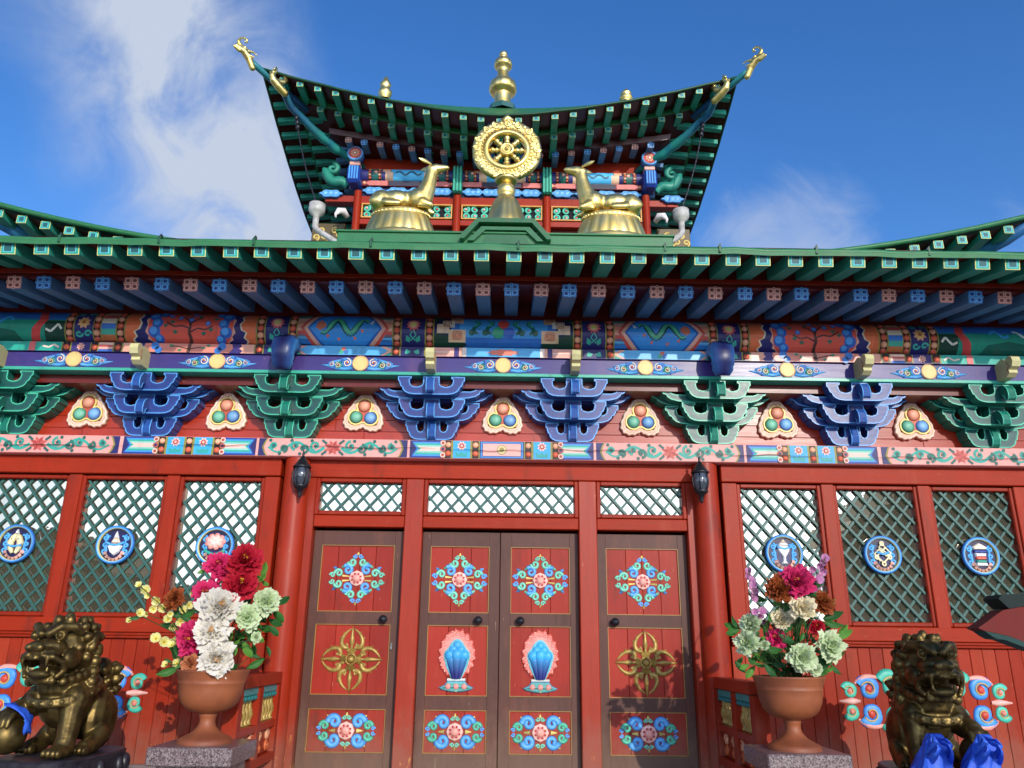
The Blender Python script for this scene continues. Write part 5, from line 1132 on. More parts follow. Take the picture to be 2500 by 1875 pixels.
def deer_thing(sx, lb):
    X = sx*1.043; t = thing('deer_statue', lb, 'statue', (X,.5,3.737), 'gilded deer flanking the wheel')
    M = Matrix.Translation((X,.46,4.062)) @ Matrix.Diagonal((-sx,1,1,1))
    def add(nm, me, M2=Matrix.Identity(4)):
        o = link(nm, me, t); o.matrix_basis = M @ M2; return o
    add('body', deer)
    for s_ in (-1,1):
        p = dp(1540,975,0); add('ear', earm, Matrix.Translation((p[0],s_*.045,p[2]+.02)) @ Matrix.Rotation(R(-80),4,'Y') @ Matrix.Rotation(R(-s_*30),4,'X') @ Matrix.Diagonal((1,.55,1,1)))
    m = MB(); 
    m.lathe([(.275,4.140),(.29,4.118),(.288,4.10),(.28,4.09)], 48, (0,0,0), one)
    for i in range(40): a = 2*PI*i/40; m.ball((.285*math.cos(a),.285*math.sin(a),4.108),.013,one,6,4)
    m.lathe([(.275,4.095),(.30,4.02),(.33,3.92),(.345,3.89)], 120, (0,0,0), one, scal=lambda t_,q: 1+.06*abs(math.cos(10*t_))**.6*math.sin(PI*q))
    m.lathe([(.345,3.893),(.372,3.865),(.375,3.822)], 48, (0,0,0), one)
    m.lathe([(.001,4.13),(.27,4.135)], 48, (0,0,0), one)
    me = m.mesh('lotus_pedestal','gilding'); o = link('lotus_pedestal', me, t); o.matrix_basis = Matrix.Translation((X,.5,-.085)) @ Matrix.Diagonal((1,.52,1,1))
deer_thing(-1,'golden deer lying on a lotus pedestal, left of the wheel and looking right'); deer_thing(1,'golden deer lying on a lotus pedestal, right of the wheel and looking left')

# rain chains and funnels
for s_, w_ in ((-1,'left'),(1,'right')):
    x = XT+s_*2.57 if s_ < 0 else XT+2.60; Y = 3.45; z = 5.86
    t = thing('rain_funnel', f'white rain funnel with bent pipe under the {w_} roof corner', 'funnel', (x,Y,4.9), 'white rain funnels'); m = MB()
    m.lathe([(.001,z-.03),(.105,z-.02),(.108,z+.05),(.114,z+.05),(.115,z-.05),(.10,z-.09),(.05,z-.13),(.042,z-.16)], 28, (x,Y,0), one); m.build('funnel_cup','white_pipe',t)
    m = MB(); m.tube([(x,Y,z-.15),(x,Y,z-.30),(x-s_*.03,Y-.02,z-.36),(x-s_*.36,Y-.12,z-.62),(x-s_*.75,Y-.5,z-1.35)], .042, 12, one); m.build('pipe','white_pipe',t)
    m = MB(); a = Vector((XT+s_*(WT-.42),YT-WT+.42,7.46)); b = Vector((x,Y,z+.03)); pts = []
    for i in range(41):
        f = i/40; p = a.lerp(b, f); p.x += s_*.07*math.sin(PI*f)*.6; pts.append(p)
    m.tube(pts, [.014 if i%2 else .007 for i in range(41)], 6, C('20262c'))
    for i in (3,5,7): m.ball(pts[i], (.035,.035,.05), C('2f6a88'), 8, 6)
    o = m.build('rain_chain','lantern_iron'); tag(o, f'dark rain chain hanging from the {w_} roof corner into a white funnel', 'chain', 'rain chains')

# ------------------------------------------------------------------ lanterns on the columns
def lantern(sx, lb):
    x, y, z = sx*1.592, -.20, 1.262; t = thing('wall_lantern', lb, 'lantern', (x,y,z-.2), 'black lanterns on the red columns')
    blk = C('1c1c20'); m = MB(); n = 16
    m.lathe([(.082,z+.075),(.086,z+.082),(.070,z+.10),(.052,z+.125),(.040,z+.15),(.030,z+.155),(.022,z+.175),(.014,z+.18),(.010,z+.195),(.014,z+.205),(.008,z+.22),(.001,z+.24)], n, (x,y,0), blk); m.lathe([(.001,z+.074),(.082,z+.075)], n, (x,y,0), blk); m.build('roof_cap','lantern_iron',t)
    m = MB(); m.lathe([(.066,z+.072),(.074,z+.03),(.076,z-.01),(.068,z-.05),(.052,z-.085)], n, (x,y,0), one); m.build('glass_body','lantern_glass',t)
    m = MB()
    for i in range(6):
        a = 2*PI*i/6+.2; m.tube([(x+r*math.cos(a),y+r*math.sin(a),z+h) for r,h in ((.070,.074),(.078,.03),(.080,-.01),(.071,-.05),(.054,-.088))], .006, 5, blk)
    m.lathe([(.060,z-.085),(.066,z-.10),(.050,z-.115),(.034,z-.125),(.028,z-.14),(.018,z-.148),(.022,z-.165),(.012,z-.18),(.016,z-.192),(.001,z-.21)], n, (x,y,0), blk); m.build('cage','lantern_iron',t)
    m = MB(); m.tube([(x,y,z-.14),(x+sx*.02,y+.05,z-.16),(x+sx*.05,y+.10,z-.11),(x+sx*.08,y+.13,z-.06)], .010, 6, blk); m.build('wall_arm','lantern_iron',t)
    for o in t.children: o.matrix_basis = Matrix.Translation((x,y,z)) @ Matrix.Scale(.86,4) @ Matrix.Translation((-x,-y,-z)) @ o.matrix_basis
lantern(-1,'black carriage lantern on the column left of the doors'); lantern(1,'black carriage lantern on the column right of the doors')

# ------------------------------------------------------------------ balustrades flanking the steps
def balustrade(sx, lb):
    x = sx*1.66; t = thing('balustrade', lb, 'balustrade', (x,-.6,-1.0), 'red balustrades beside the steps'); y0, y1 = -1.0, -.13
    def b(nm, xa, xb, ya, yb, za, zb, c, mat='enamel_grain_y', ch=.005): m = MB(); m.box(x+xa,x+xb,ya,yb,za,zb,c,ch); return m.build(nm, mat, t)
    b('top_rail',-.055,.055,y0,y1,-.285,-.205,RED); b('middle_rail',-.045,.045,y0,y1,-.575,-.525,RED); b('bottom_rail',-.05,.05,y0,y1,-.80,-.74,RED)
    for y in (y0-.04,-.60,-.135): b('post',-.048,.048,y-.045,y+.045,-.999,-.287,RED,'enamel_grain_z')
    b('teal_fringe',-.035,.035,y0,y1,-.335,-.287,C('2a8f8c'))
    m = MB(); n = 12
    for i in range(n): y = y0+.05+(y1-y0-.1)*i/(n-1); m.box(x-.038,x+.038,y-.026,y+.026,-.368,-.336,C('1f7a78'),.01)
    m.build('teal_valance','enamel',t)
    for i in range(11):
        y = y0+.09+.072*i
        if abs(y+.60) < .05: continue
        m = MB(); m.lathe([(.020,-.522),(.024,-.515),(.014,-.50),(.026,-.465),(.028,-.445),(.018,-.415),(.012,-.405),(.018,-.395),(.012,-.385),(.014,-.37)], 10, (x,y,0), C('a88a3c')); m.build('baluster','gilt_paint',t)
    m = MB()
    for k in range(4):
        for s_ in (-1,1):
            y = y0+.14+.2*k; pts = spiral(y, -.655+s_*.03, .045, .01, 0, 1.2*s_, 14); m = MB(); m.tube([(x-sx*.015,p[0],p[1]) for p in pts], .012, 5, C('e0a078') if s_ > 0 else C('c8683c')); m.build('carved_scroll','enamel',t)
    b('infill_board',-.012,.012,y0,y1,-.739,-.576,RED2)
balustrade(-1,'red balustrade with gold balusters at the left column'); balustrade(1,'red balustrade with gold balusters at the right column')

# ------------------------------------------------------------------ granite pedestals and urns
URN = []
for sx, w_ in ((-1,'left'),(1,'right')):
    kq = 5.0/5.24; cx = (-1.768 if sx < 0 else 1.822)*kq; cy = -1.40; zt = -.583*kq
    m = MB(); m.box(cx-.234,cx+.234,cy-.234,cy+.234,zt-.095,zt,one,.006); t = thing('granite_pedestal', f'polished red granite pedestal under the {w_} flower urn', 'pedestal', (cx,cy,-1.0), 'granite pedestals')
    m.build('top_slab','red_granite',t); m = MB(); m.box(cx-.19,cx+.19,cy-.19,cy+.19,-1.0,zt-.096,one,.005); m.build('shaft','red_granite',t)
    z = -.162*kq; k = .00076; pr = [(258,915),(262,922),(258,932),(248,962),(240,985),(234,1012),(237,1016),(233,1022),(228,1070),(218,1120),(198,1170),(170,1205),(125,1232),(70,1244),(62,1252),(66,1262),(58,1275),(54,1310),(64,1345),(95,1385),(140,1412),(172,1428),(186,1440),(190,1458),(190,1470)]
    zz = lambda y: z-(y-915)*(z-zt)/(1470-915)
    m = MB(); m.lathe([(.18,zz(925)),(.19,zz(915))]+[(r*.00080,zz(y)) for y,r in [(b_,a_) for a_,b_ in pr]], 48, (cx,cy,0), one, scal=None)
    o = m.build('flower_urn','terracotta'); 
    for v in o.data.vertices: v.co -= Vector((cx,cy,zt))
    o.location = (cx,cy,zt); tag(o, f'brown terracotta urn holding flowers on the {w_} granite pedestal', 'urn', 'terracotta urns')
    m = MB(); m.disc(0,0,.2,0,C('2a1c14')); URN.append((cx,cy,z))
# ------------------------------------------------------------------ flowers
def petal(mb, M, L, W, curl, col, tipc, ruff, rg):
    nu, nv = 4, 4; vs = []; cs = []
    for j in range(nv+1):
        f = j/nv; wd = W*(.25+.85*math.sin(PI*(f*.60+.18)))
        for i in range(nu+1):
            g = -1+2*i/nu; z = curl*f*f*L - .12*L*g*g*f
            z += ruff*L*math.sin(g*5+rg)*f
            vs.append(M @ Vector((f*L*(1-.12*g*g*f)+ruff*L*.5*math.cos(g*7+rg)*f*f, g*wd, z))); cs.append(mixcol(col, tipc, f))
    mb.add(vs, [(j*(nu+1)+i,j*(nu+1)+i+1,(j+1)*(nu+1)+i+1,(j+1)*(nu+1)+i) for j in range(nv) for i in range(nu)], cs, True)
FT = {'darkred':('9c1428','c82238','e0a030'),'magenta':('bc1854','e03a74','e0a030'),'white':('dccfae','ece8e0','e0a040'),'rust':('7a3a1c','a8562c','b87838'),'greenwhite':('8cb850','dfe8c4','b8d070'),'cream':('e4cf90','f2e8c8','e0c070'),'peach':('b05a38','d08a60','d0a050')}
def peony(kind, r, seed, elong=1.0):
    g = random.Random(seed); a, b, c = (C(q) for q in FT[kind]); mb = MB()
    layers = [(14,1.0,-8,.25),(14,.96,8,.3),(14,.90,24,.3),(12,.80,40,.35),(11,.66,55,.4),(9,.50,68,.5),(7,.34,80,.5)]
    for n, L, tilt, cu in layers:
        for i in range(n):
            az = 2*PI*i/n+g.uniform(-.25,.25); M = Matrix.Rotation(az,4,'Z') @ Matrix.Rotation(R(-tilt+g.uniform(-9,9)),4,'Y')
            petal(mb, M, r*L*g.uniform(.78,1.12), r*L*.27*g.uniform(.7,1.25), cu*g.uniform(.3,.9), mixcol(a,b,g.random()*.4), mixcol(b,a,g.random()*.25), g.uniform(.08,.17), g.uniform(0,6))
    for i in range(14):
        az = g.uniform(0,6.28); q = g.uniform(0,.16)*r; mb.ball((q*math.cos(az),q*math.sin(az),r*.42),r*.045,c,5,3)
    mb.ball((0,0,-.05*r),r*.16,C('5a8a3a'),8,5)
    return mb
def look(d):
    return Vector(d).to_track_quat('Z','Y').to_matrix().to_4x4()
LM = []
for h1, h2 in (('2a5e26','437f32'),('20502a','376f34'),('4a8430','6ea444')):
    mb = MB(); n = 6; vs = []; cs = []
    for j in range(n+1):
        f = j/n; wd = .20*math.sin(PI*min(1,f*.94+.05))**.9
        for g in (-1,-.5,0,.5,1): vs.append((f, g*wd, .10*abs(g)+.18*math.sin(f*2.2)-.16*f*f)); cs.append(mixcol(C(h1),C(h2),.5+.5*abs(g)))
    mb.add(vs, [(j*5+i,j*5+i+1,(j+1)*5+i+1,(j+1)*5+i) for j in range(n) for i in range(4)], cs, True); LM.append(mb.mesh('leaf','leaf'))
mb = MB(); 
for i in range(5):
    M = Matrix.Rotation(2*PI*i/5,4,'Z') @ Matrix.Rotation(R(-25),4,'Y'); petal(mb, M, 1, .42, .3, C('e8dc60'), C('f2efae'), .06, i)
mb.ball((0,0,.15),.2,C('c8b030'),6,4); YF = mb.mesh('small_blossom','petal')
mb = MB()
for i in range(5):
    M = Matrix.Rotation(2*PI*i/5,4,'Z') @ Matrix.Rotation(R(-30),4,'Y'); petal(mb, M, 1, .42, .3, C('b86aa0'), C('e0a8c8'), .08, i)
mb.ball((0,0,.15),.18,C('c88ab0'),6,4); LF = mb.mesh('small_blossom','petal')
PM = {}
def bouquet(idx, label, fl, small, leaves, smesh, conv, dark=None):
    cx, cy, cz = URN[idx]; t = thing('flower_bouquet', label, 'flowers', (cx,cy,cz), 'artificial flower bouquets'); base = Vector((cx,cy,cz-.06)); g = random.Random(40+idx)
    stems = MB(); eye = Vector((CX,-CD,0))
    def stem(p, c=C('2f4a26'), r=.0045):
        q0 = base+Vector((g.uniform(-.06,.06),g.uniform(-.06,.06),0)); mid = q0.lerp(p,.6)+Vector((0,0,.05)); stems.tube([q0,mid,p], r, 4, c)
    for i, (x, y, r, kind, dy) in enumerate(fl):
        X, Y = conv(x,y); yy = cy-.10+dy; p = at(X,Y,yy); rr = r*.3255*(yy+CD)*1.02/1923
        out_ = Vector((p.x-cx,(p.y-cy)*.5,(p.z-cz-.12)*.7)); d = (eye-p).normalized()*1.25+out_.normalized()*.75+Vector((g.uniform(-.2,.2),0,g.uniform(-.1,.25)))
        key = (kind, i%3)
        if key not in PM: PM[key] = peony(kind, 1.0, hash(kind)%97*0+len(kind)*7+i%3).mesh('bloom','petal')
        o = link('bloom', PM[key], t); o.matrix_basis = Matrix.Translation(p) @ look(d) @ Matrix.Rotation(g.uniform(0,6),4,'Z') @ Matrix.Scale(rr*1.02,4); stem(p-d.normalized()*rr*.2)
    for (x, y, k) in small:
        X, Y = conv(x,y); yy = cy-.02+g.uniform(-.06,.08); p = at(X,Y,yy); o = link('small_blossom', smesh, t)
        d = (eye-p).normalized()+Vector((g.uniform(-.7,.7),0,g.uniform(-.5,.6))); o.matrix_basis = Matrix.Translation(p) @ look(d) @ Matrix.Scale(k*.030,4)
    hull = [(q[0],q[1]) for q in fl]
    extra = []
    for _ in range(80 if idx else 60):
        q = g.choice(hull); extra.append((q[0]+g.uniform(-130,130), min(930,q[1]+g.uniform(30,190)), g.uniform(70,135), g.uniform(-60,240), g.choice((0,0,1,1,2))))
    for (x, y, L, ang, mi) in list(leaves)+extra:
        X, Y = conv(x,y); yy = cy+g.uniform(-.07,.12); p = at(X,Y,yy); o = link('leaf', LM[mi], t)
        dirv = Vector((math.cos(R(ang)), -.35, math.sin(R(ang)))).normalized(); side_ = dirv.cross(Vector((g.uniform(-.5,.5),-1,.3))).normalized(); nn = dirv.cross(side_)
        M = Matrix(((dirv.x,side_.x,nn.x,p.x),(dirv.y,side_.y,nn.y,p.y),(dirv.z,side_.z,nn.z,p.z),(0,0,0,1))); s_ = L*.00086
        o.matrix_basis = M @ Matrix.Scale(s_,4)
        if g.random() < .35: stem(p, C('3a5a2a'), .003)
    for pth in (dark or []):
        stems.tube([at(*conv(x,y),cy-.02) for x,y in pth], .0032, 4, C('4a5a2c'))
    stems.build('stems','leaf',t)
    m = MB(); g2 = random.Random(5); m.lathe([(.001,cz-.02),(.18,cz-.03)], 24, (cx,cy,0), C('2c241a')); m.build('foam_filling','matte',t)
c2 = lambda x,y: (x*.3255, 1335+y*.3255)
c7 = lambda x,y: (1700+x*.3255, 1335+y*.3255)
FL = [(1835,105,130,'darkred',0),(1640,140,100,'magenta',.05),(1800,285,128,'darkred',-.02),(1545,360,112,'magenta',.03),(1655,450,158,'white',-.08),(1600,640,138,'white',-.08),(1440,690,125,'magenta',-.02),(1620,840,132,'white',-.08),(1310,390,82,'rust',.05),(1995,410,98,'greenwhite',.0),(1850,530,98,'greenwhite',-.05),(1920,680,42,'greenwhite',-.03),(1430,875,70,'peach',-.05),(1700,190,95,'magenta',.06)]
SMALL = [(1090,330,1.3),(1045,290,.9),(1110,365,.8),(1185,400,1.3),(1230,460,1.2),(1150,465,1),(1045,500,1.1),(1100,500,.9),(970,555,.8),(1260,545,1.1),(1355,555,1.2),(1295,600,1),(1370,480,1.1),(1415,440,1),(1170,690,1.3),(1230,715,1.3),(1310,710,1.2),(1340,690,1.1),(1245,885,.9),(1330,875,1.1),(1450,345,1),(1290,740,1),(1370,650,.9),(1275,505,.8)]
lv = [(1930,520,150,25,0),(2010,540,130,-20,1),(1980,500,150,50,1),(1930,590,140,-10,0),(1680,730,110,60,2),(1820,700,150,-50,2),(1750,700,110,-70,2),(1290,480,110,20,1),(1350,450,110,-15,1),(2060,430,130,25,1),(2040,470,140,-40,0),(1900,640,120,-35,2),(1890,720,110,-75,0),(1340,810,110,130,0),(1380,800,110,-110,0),(1440,560,90,150,1),(1760,620,110,-30,0),(1870,450,110,40,0),(1960,250,80,-30,2),(1890,220,90,-10,2),(1560,160,80,-150,2),(1480,430,90,180,1),(1750,560,110,10,0),(1340,900,150,200,0),(1440,890,140,185,0),(1860,600,130,-60,0),(1800,420,100,15,1),(1720,740,90,30,2),(1060,520,80,190,1),(1290,870,60,150,1)]
bouquet(0,'bouquet of red, magenta and large white peonies in the left urn',FL,SMALL,lv,YF,c2,[[(1450,880),(1300,740),(1150,690)],[(1500,850),(1330,620),(1230,460),(1090,330),(1040,285)],[(1450,860),(1260,560),(1080,500),(965,560)],[(1440,890),(1330,880),(1240,885)]])
FR = [(750,265,125,'magenta',-.02),(625,320,105,'rust',.0),(940,420,95,'rust',.05),(795,460,98,'cream',-.06),(640,545,85,'cream',.05),(410,585,80,'greenwhite',.06),(380,720,90,'greenwhite',-.04),(512,740,38,'greenwhite',-.06),(790,830,105,'greenwhite',-.08),(1005,745,108,'greenwhite',-.02),(885,915,55,'greenwhite',-.06),(600,690,80,'magenta',.08),(900,600,60,'darkred',.08)]
SR = [(400,185,1),(385,225,1),(410,255,1.1),(430,290,1.1),(440,330,1),(420,300,.9),(445,370,1.1),(430,390,.9),(960,90,1.2),(935,140,1),(945,180,1.1),(870,165,1),(855,210,1),(905,245,1.4),(880,260,1.1),(895,300,1.3),(880,330,1.1),(850,230,1),(490,490,1.2),(440,490,1),(480,530,.9),(505,560,.8),(440,715,1),(960,120,1)]
lr = [(330,600,130,170,0),(330,620,120,195,0),(1050,690,130,30,2),(1060,700,130,60,2),(950,540,150,20,1),(930,500,150,45,2),(960,560,130,-10,0),(590,700,110,170,2),(640,720,110,-40,2),(620,760,100,-120,2),(740,680,120,70,2),(770,700,120,100,0),(440,890,120,225,2),(400,880,90,200,2),(540,880,130,-60,1),(560,850,110,-100,0),(690,930,110,15,1),(650,940,90,160,1),(850,890,110,-20,0),(920,830,110,-60,0),(900,640,110,20,0),(720,600,130,40,1),(640,640,120,130,1),(560,620,110,150,0),(860,650,110,-60,1),(560,760,130,250,1),(690,650,110,-80,0),(480,640,120,200,1),(830,560,100,-30,0),(700,420,110,200,0),(480,560,100,180,1),(610,830,120,-60,0),(730,900,110,200,1),(1010,880,90,-50,1),(460,790,110,230,0)]
bouquet(1,'bouquet of pale green blooms topped by one magenta peony in the right urn',FR,SR,lr,LF,c7,[[(600,930),(520,560),(440,380),(390,170)],[(720,930),(850,400),(900,250),(970,75)]])

# ------------------------------------------------------------------ bronze guardian lions
def lion_blobs():
    B = [(0,0,.30,.150,.160,.17),(-.10,0,.30,.16,.14,.15),(.03,0,.38,.14,.155,.12)]
    B += chain([(-.02,0,.40,.13),(-.16,0,.30,.14),(-.24,0,.19,.14)])
    for s_ in (-1,1):
        B += [(-.20,s_*.12,.17,.145,.075,.165)] + chain([(-.14,s_*.16,.10,.06),(-.08,s_*.17,.05,.052),(.0,s_*.17,.035,.045)])
        for i in range(4): B.append((.045,s_*.17-.045+.03*i,.028,.034,.017,.026))
    # standing fore leg on +y, raised fore paw on -y
    B += chain([(.07,.115,.30,.085),(.10,.125,.20,.066),(.115,.13,.10,.056),(.13,.13,.05,.060)]) + [(.16,.13,.035,.085,.066,.036)]
    for i in range(4): B.append((.225,.085+.03*i,.030,.030,.0165,.026))
    B += chain([(.06,-.12,.30,.085),(.12,-.15,.25,.066),(.19,-.17,.235,.056)]) + [(.215,-.17,.225,.062,.062,.038)]
    for i in range(4): B += chain([(.255,-.215+.03*i,.225,.019),(.285,-.218+.031*i,.195,.016),(.293,-.22+.032*i,.165,.012)])
    # head
    B += [(.10,0,.585,.150,.150,.145),(.05,0,.52,.15,.16,.13)]
    B += [(.225,0,.575,.085,.105,.055),(.265,0,.548,.085,.110,.040),(.22,0,.440,.080,.090,.034),(.285,0,.437,.030,.072,.026)]
    B += [(.345,0,.585,.026,.05,.030)] + [(.355,s_*.035,.578,.024,.024,.022) for s_ in (-1,1)]
    for s_ in (-1,1):
        B += [(.245,s_*.080,.640,.028,.030,.028),(.185,s_*.125,.520,.075,.040,.055)] + chain([(.285,s_*.025,.650,.024),(.255,s_*.075,.690,.026),(.20,s_*.125,.690,.024),(.165,s_*.145,.66,.02)])
        B += [(.06,s_*.165,.600,.028,.026,.052),(.075,s_*.178,.585,.02,.016,.034)] + chain([(.330,s_*.075,.530,.014),(.333,s_*.075,.505,.011),(.333,s_*.075,.482,.006)]) + chain([(.300,s_*.062,.455,.011),(.303,s_*.062,.48,.006)])
        B += chain([(.34,s_*.045,.535,.014),(.31,s_*.095,.528,.016),(.26,s_*.125,.50,.016),(.235,s_*.125,.46,.016),(.26,s_*.10,.425,.016)])
        for i in range(5): B.append((.20-.045*i,s_*(.105+.012*i),.395+.012*i,.030))
        for i in range(4): B.append((.02-.01*i,s_*(.165-.005*i),.44+.055*i-.05,.034))
    for i in range(-2,3): B.append((.268-.012*abs(i),.033*i,.402,.024)); B.append((.338-.02*abs(i)*.4,.022*i,.520,.012))
    # curls of the mane
    for j, (th, n) in enumerate(((12,1),(32,7),(54,11),(76,13),(98,13),(120,11))):
        for i in range(n):
            az = 2*PI*(i+.5*(j%2))/n
            d = Vector((math.sin(R(th))*math.cos(az), math.sin(R(th))*math.sin(az), math.cos(R(th))))
            p = Vector((.055,0,.60))+Vector((d.x*.165,d.y*.165,d.z*.150))
            if p.x > .16 and p.z < .70: continue
            B.append((p.x,p.y,p.z,.030)); q = p+d*.014; B.append((q.x,q.y,q.z,.019))
    # tail
    B += chain([(-.34,0,.16,.05),(-.36,0,.28,.06),(-.34,0,.38,.075),(-.31,0,.45,.07)])
    for i in range(16):
        a = 2*PI*i/5.3; z = .30+.20*i/16; B.append((-.345+.075*math.cos(a),.085*math.sin(a),z,.034)); B.append((-.35+.10*math.cos(a),.11*math.sin(a),z+.01,.017))
    # collar
    for i in range(60):
        a = 2*PI*i/60; B.append((.015+.180*math.cos(a),.182*math.sin(a),.350-.06*math.cos(a),.018)); B.append((.015+.182*math.cos(a),.184*math.sin(a),.328-.06*math.cos(a),.018))
    for i in range(22):
        a = 2*PI*i/22; B.append((.015+.199*math.cos(a),.202*math.sin(a),.339-.06*math.cos(a),.010))
    return B
lion_me = sculpt('lion_body', lion_blobs(), .0062, 'bronze', 3, .5)
def lion(sx, lb, loc, face):
    t = thing('guardian_lion', lb, 'statue', loc, 'bronze guardian lions'); M = Matrix.Translation(loc) @ Matrix.Rotation(face,4,'Z') @ Matrix.Diagonal((1.06,-sx,1.06,1)) 
    o = link('body', lion_me, t); o.matrix_basis = M
    m = MB(); m.ball((.21,-.17,.115),.098,one,24,16)
    o = link('ball', m.mesh('ball','bronze'), t); o.matrix_basis = M
    for e in (-1,1):
        m = MB(); m.lathe([(.017,0),(.013,.010),(.001,.014)], 12, (0,0,0), one); m.lathe([(.026,.0),(.023,.006),(.019,.0)], 14, (0,0,0), one); o = link('eye', m.mesh('eye','bronze'), t); o.matrix_basis = M @ Matrix.Translation((.268,e*.082,.642)) @ Matrix.Rotation(R(88),4,'Y') @ Matrix.Rotation(R(-e*18),4,'X')
    # carved base: dark slab with upright petals
    m = MB(); n = 48; po = [((.40 if math.cos(2*PI*i/n)>0 else .44)*sgnp(math.cos(2*PI*i/n))*abs(math.cos(2*PI*i/n))**.55-.03, .27*sgnp(math.sin(2*PI*i/n))*abs(math.sin(2*PI*i/n))**.55) for i in range(n)]
    for d0, z0, d1, z1 in ((.05,-.17,-.005,-.15),(-.005,-.15,-.012,-.10),(-.012,-.10,.004,-.03),(.004,-.03,.0,-.008),(.0,-.008,.012,.0)):
        a = inset(po,d0); b_ = inset(po,d1); m.add([(u,v,z0) for u,v in a]+[(u,v,z1) for u,v in b_], [(i,(i+1)%n,n+(i+1)%n,n+i) for i in range(n)], one)
    m.add([(u,v,0) for u,v in inset(po,.012)], [list(range(n))], one)
    for i in range(0,n,2):
        u,v = po[i]; m.ball((u*1.01,v*1.01,-.085),(.03,.03,.055),one,8,6)
    o = link('base', m.mesh('base','dark_stone'), t); o.matrix_basis = Matrix.Translation(loc) @ Matrix.Rotation(face,4,'Z') @ Matrix.Diagonal((1,-sx,1,1))
    m = MB(); m.box(loc[0]-.42,loc[0]+.42,loc[1]-.40,loc[1]+.40,-.999,loc[2]-.172,one,.01); m.build('plinth','dark_stone',t); return M
M1 = lion(-1,'bronze guardian lion with open mouth and paw on a ball, left of the doors',(-2.66,-1.15,-.655),R(-90-6))
M2 = lion(1,'bronze guardian lion draped with blue scarves at its paws, right of the doors',(2.70,-1.10,-.70),R(-90-8))
# silk scarves
def cloth_bundle(M, c, r, h, seed, label):
    # crumpled cloth: an ellipsoid with folds running from the knot, deeper towards the loose lower end
    g = random.Random(seed); m = MB(); ph = g.uniform(0,6); vs = []; nn = 128; rows = 22
    fd = [(g.uniform(0,2*PI), g.uniform(.11,.28), g.choice((-1,1))*g.uniform(.06,.17), g.uniform(-.6,.6)) for _ in range(22)]
    for j in range(rows+1):
        f = j/rows; base = .22+.62*f**.7
        for i in range(nn):
            a = 2*PI*i/nn; q = 0
            for a_, w_, am, dr in fd:
                dd = (a-a_-dr*f+PI)%(2*PI)-PI; q += am*math.exp(-(dd/w_)**2)
            rr = r*base*(1+q*(.35+.65*f))+.006*math.sin(14*f+5*math.sin(a*2+ph)); zz = h*(.5-f)+.02*math.sin(a*3+ph)*f+.03*q*f
            vs.append((c[0]+rr*math.cos(a)+.03*math.sin(3*f+ph), c[1]+rr*.75*math.sin(a), c[2]+zz))
    m.add(vs, [(j*nn+i,j*nn+(i+1)%nn,(j+1)*nn+(i+1)%nn,(j+1)*nn+i) for j in range(rows) for i in range(nn)]+[list(range(nn))[::-1]], one, True)
    o = m.build('silk_scarf','blue_silk'); L = Vector(c)
    for v in o.data.vertices: v.co -= L
    o.location = L; PINV[o.name] = Matrix.Translation(-L)
    for k_ in range(2):
        e = (-.45,.5)[k_]; k = MB(); vs = []; n2 = 8
        for i in range(n2+1):
            t = i/n2
            for q in range(7):
                w_ = (q-3)/3; vs.append((c[0]+e*r*(.15+.75*t)+.01*math.sin(w_*5), c[1]-.10*math.sin(PI*t)-.05+.012*math.sin(w_*7+k_), c[2]+h*.42+r*(.18*math.sin(PI*t*.9)-.75*t)+w_*r*(.10+.26*t)*(1-.3*t)+.01*math.sin(t*9+w_*3)))
        k.add(vs, [(i*7+q,i*7+q+1,(i+1)*7+q+1,(i+1)*7+q) for i in range(n2) for q in range(6)], one, True); k.build('loose_end','blue_silk',o)
    return tag(o, label, 'scarf', 'blue silk scarves')
p = at(*c7(1770,1575), -1.38); cloth_bundle(None, (p.x,-1.38,p.z-.01), .150, .27, 3, 'blue silk scarf knotted round the standing leg of the right lion')
p = at(*c7(2130,1560), -1.42); cloth_bundle(None, (p.x,-1.42,p.z-.01), .150, .24, 8, 'blue silk scarf bunched under the raised paw of the right lion')
m = MB(); cpt = M1 @ Vector((.21,-.17,.14)); pts = []
for i in range(13):
    a = R(-20+115*i/12); pts.append((cpt.x+.02+.115*math.cos(a)*1.05, cpt.y-.05-.04*math.sin(a), cpt.z+.03+.12*math.sin(a)))
vs = []
for i, q in enumerate(pts):
    wv = .045*(1-.3*abs(i-6)/6)
    for e in (-1,-.4,.4,1): vs.append((q[0]+.010*math.sin(e*3+i), q[1]+e*wv, q[2]+.008*math.cos(e*4+i*.7)))
m.add(vs, [(i*4+j,i*4+j+1,(i+1)*4+j+1,(i+1)*4+j) for i in range(12) for j in range(3)], one, True); o = m.build('silk_scarf','blue_silk'); sd = o.modifiers.new('t','SOLIDIFY'); sd.thickness = .006
tag(o, 'blue silk ribbon looped over the ball paw of the left lion', 'scarf', 'blue silk scarves')

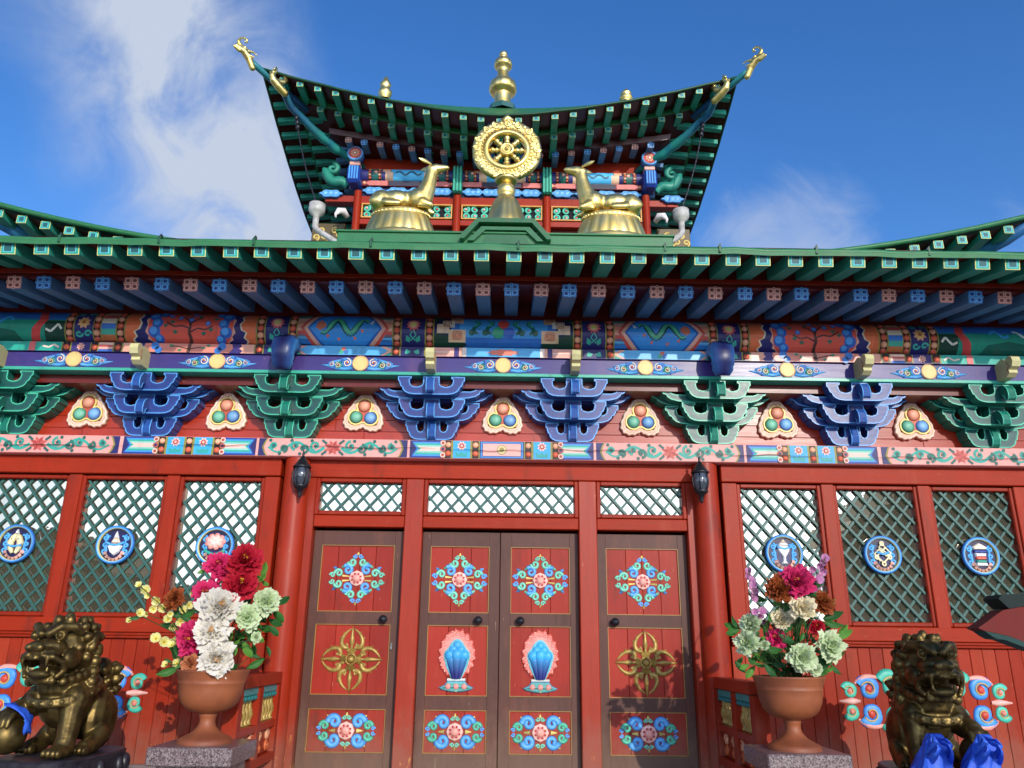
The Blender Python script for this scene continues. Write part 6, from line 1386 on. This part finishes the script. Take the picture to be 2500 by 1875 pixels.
# ------------------------------------------------------------------ eave tip of a small shrine at the right edge
p = at(2500,1525,-2.2); t = thing('shrine_roof', 'green eave tip, coloured dark as if shaded, of a small red shrine entering at the right edge', 'shrine', (p.x+.45,-2.2,-1.6))
pp = lambda *q: [(at(x,y,-2.2).x, at(x,y,-2.2).z) for x,y in q]
m = MB(); m.prism(pp((2432,1462),(2440,1452),(2475,1450),(2560,1446),(2640,1440),(2640,1474),(2560,1478),(2490,1481),(2458,1486)), -2.22, -2.08, C('16241f'), C('13231e')); m.build('eave_edge','matte',t)  # backlit shade is put into the dark colours of the eave boards
e0 = at(2385,1533,-2.2); m = MB(); m.prism(pp((2385,1533),(2404,1520),(2425,1504),(2445,1490),(2460,1487),(2490,1482),(2560,1479),(2640,1475),(2640,1610),(2560,1590),(2500,1568),(2460,1553),(2425,1545),(2400,1540)), -2.212, -2.10, C('6c1c14'), C('5c1812')); m.build('red_bargeboard','matte',t)
m = MB(); m.prism(pp((2400,1541),(2425,1546),(2460,1554),(2500,1569),(2560,1591),(2640,1611),(2640,1622),(2560,1602),(2490,1578),(2448,1562),(2430,1560),(2415,1552)), -2.218, -2.11, C('1f403a'), C('1c3a34')); m.build('carved_lip','matte',t)
m = MB(); m.box(e0.x+.36,e0.x+.44,-2.2,-2.14,-1.6,e0.z-.05,RED,.005); m.build('post','enamel_worn',t)

# ------------------------------------------------------------------ gate house across the court, seen only as dark mirror image in the panes
gt = thing('gate_house', 'dark gate house across the courtyard mirrored in the lower window panes', 'building', (0,-26,-1.6))
WG = C('6e604a')
m = MB(); m.box(-27,-16.6,-31,-26.5,-1.6,2.6,WG,.02); m.build('wall','matte',gt); m = MB(); m.prism([(-28,2.55),(-15.6,2.55),(-17.2,4.1),(-26.5,4.1)], -31.5, -25.8, C('574c38')); m.build('roof','matte',gt)
m = MB(); m.box(-16.5,-8.4,-31,-26.5,-1.6,1.1,WG,.02); m.build('wall','matte',gt); m = MB(); m.prism([(-16.55,1.05),(-7.6,1.05),(-9.2,2.2),(-16.0,2.2)], -31.5, -25.8, C('574c38')); m.build('roof','matte',gt)
m = MB(); m.box(15.4,27,-31,-26.5,-1.6,4.6,WG,.02); m.build('wall','matte',gt); m = MB(); m.prism([(13.2,4.1),(14.2,4.5),(28.5,4.5),(28,5.2),(25.5,7.2),(17.4,7.2),(15.2,5.4)], -31.5, -25.8, C('574c38')); m.build('roof','matte',gt)
m = MB(); m.box(10.2,15.3,-31,-26.5,-1.6,.9,WG,.02); m.build('wall','matte',gt)
for x0, x1, z0, z1 in ((-24,-22.5,-.2,1.6),(-20.5,-19,-.2,1.6),(-13.5,-11.5,-1.5,.6),(17.5,19,0,2.4),(22,23.5,0,2.4)):
    m = MB(); m.box(x0,x1,-26.49,-26.42,z0,z1,C('2a2620'),.01); m.build('window','matte',gt)
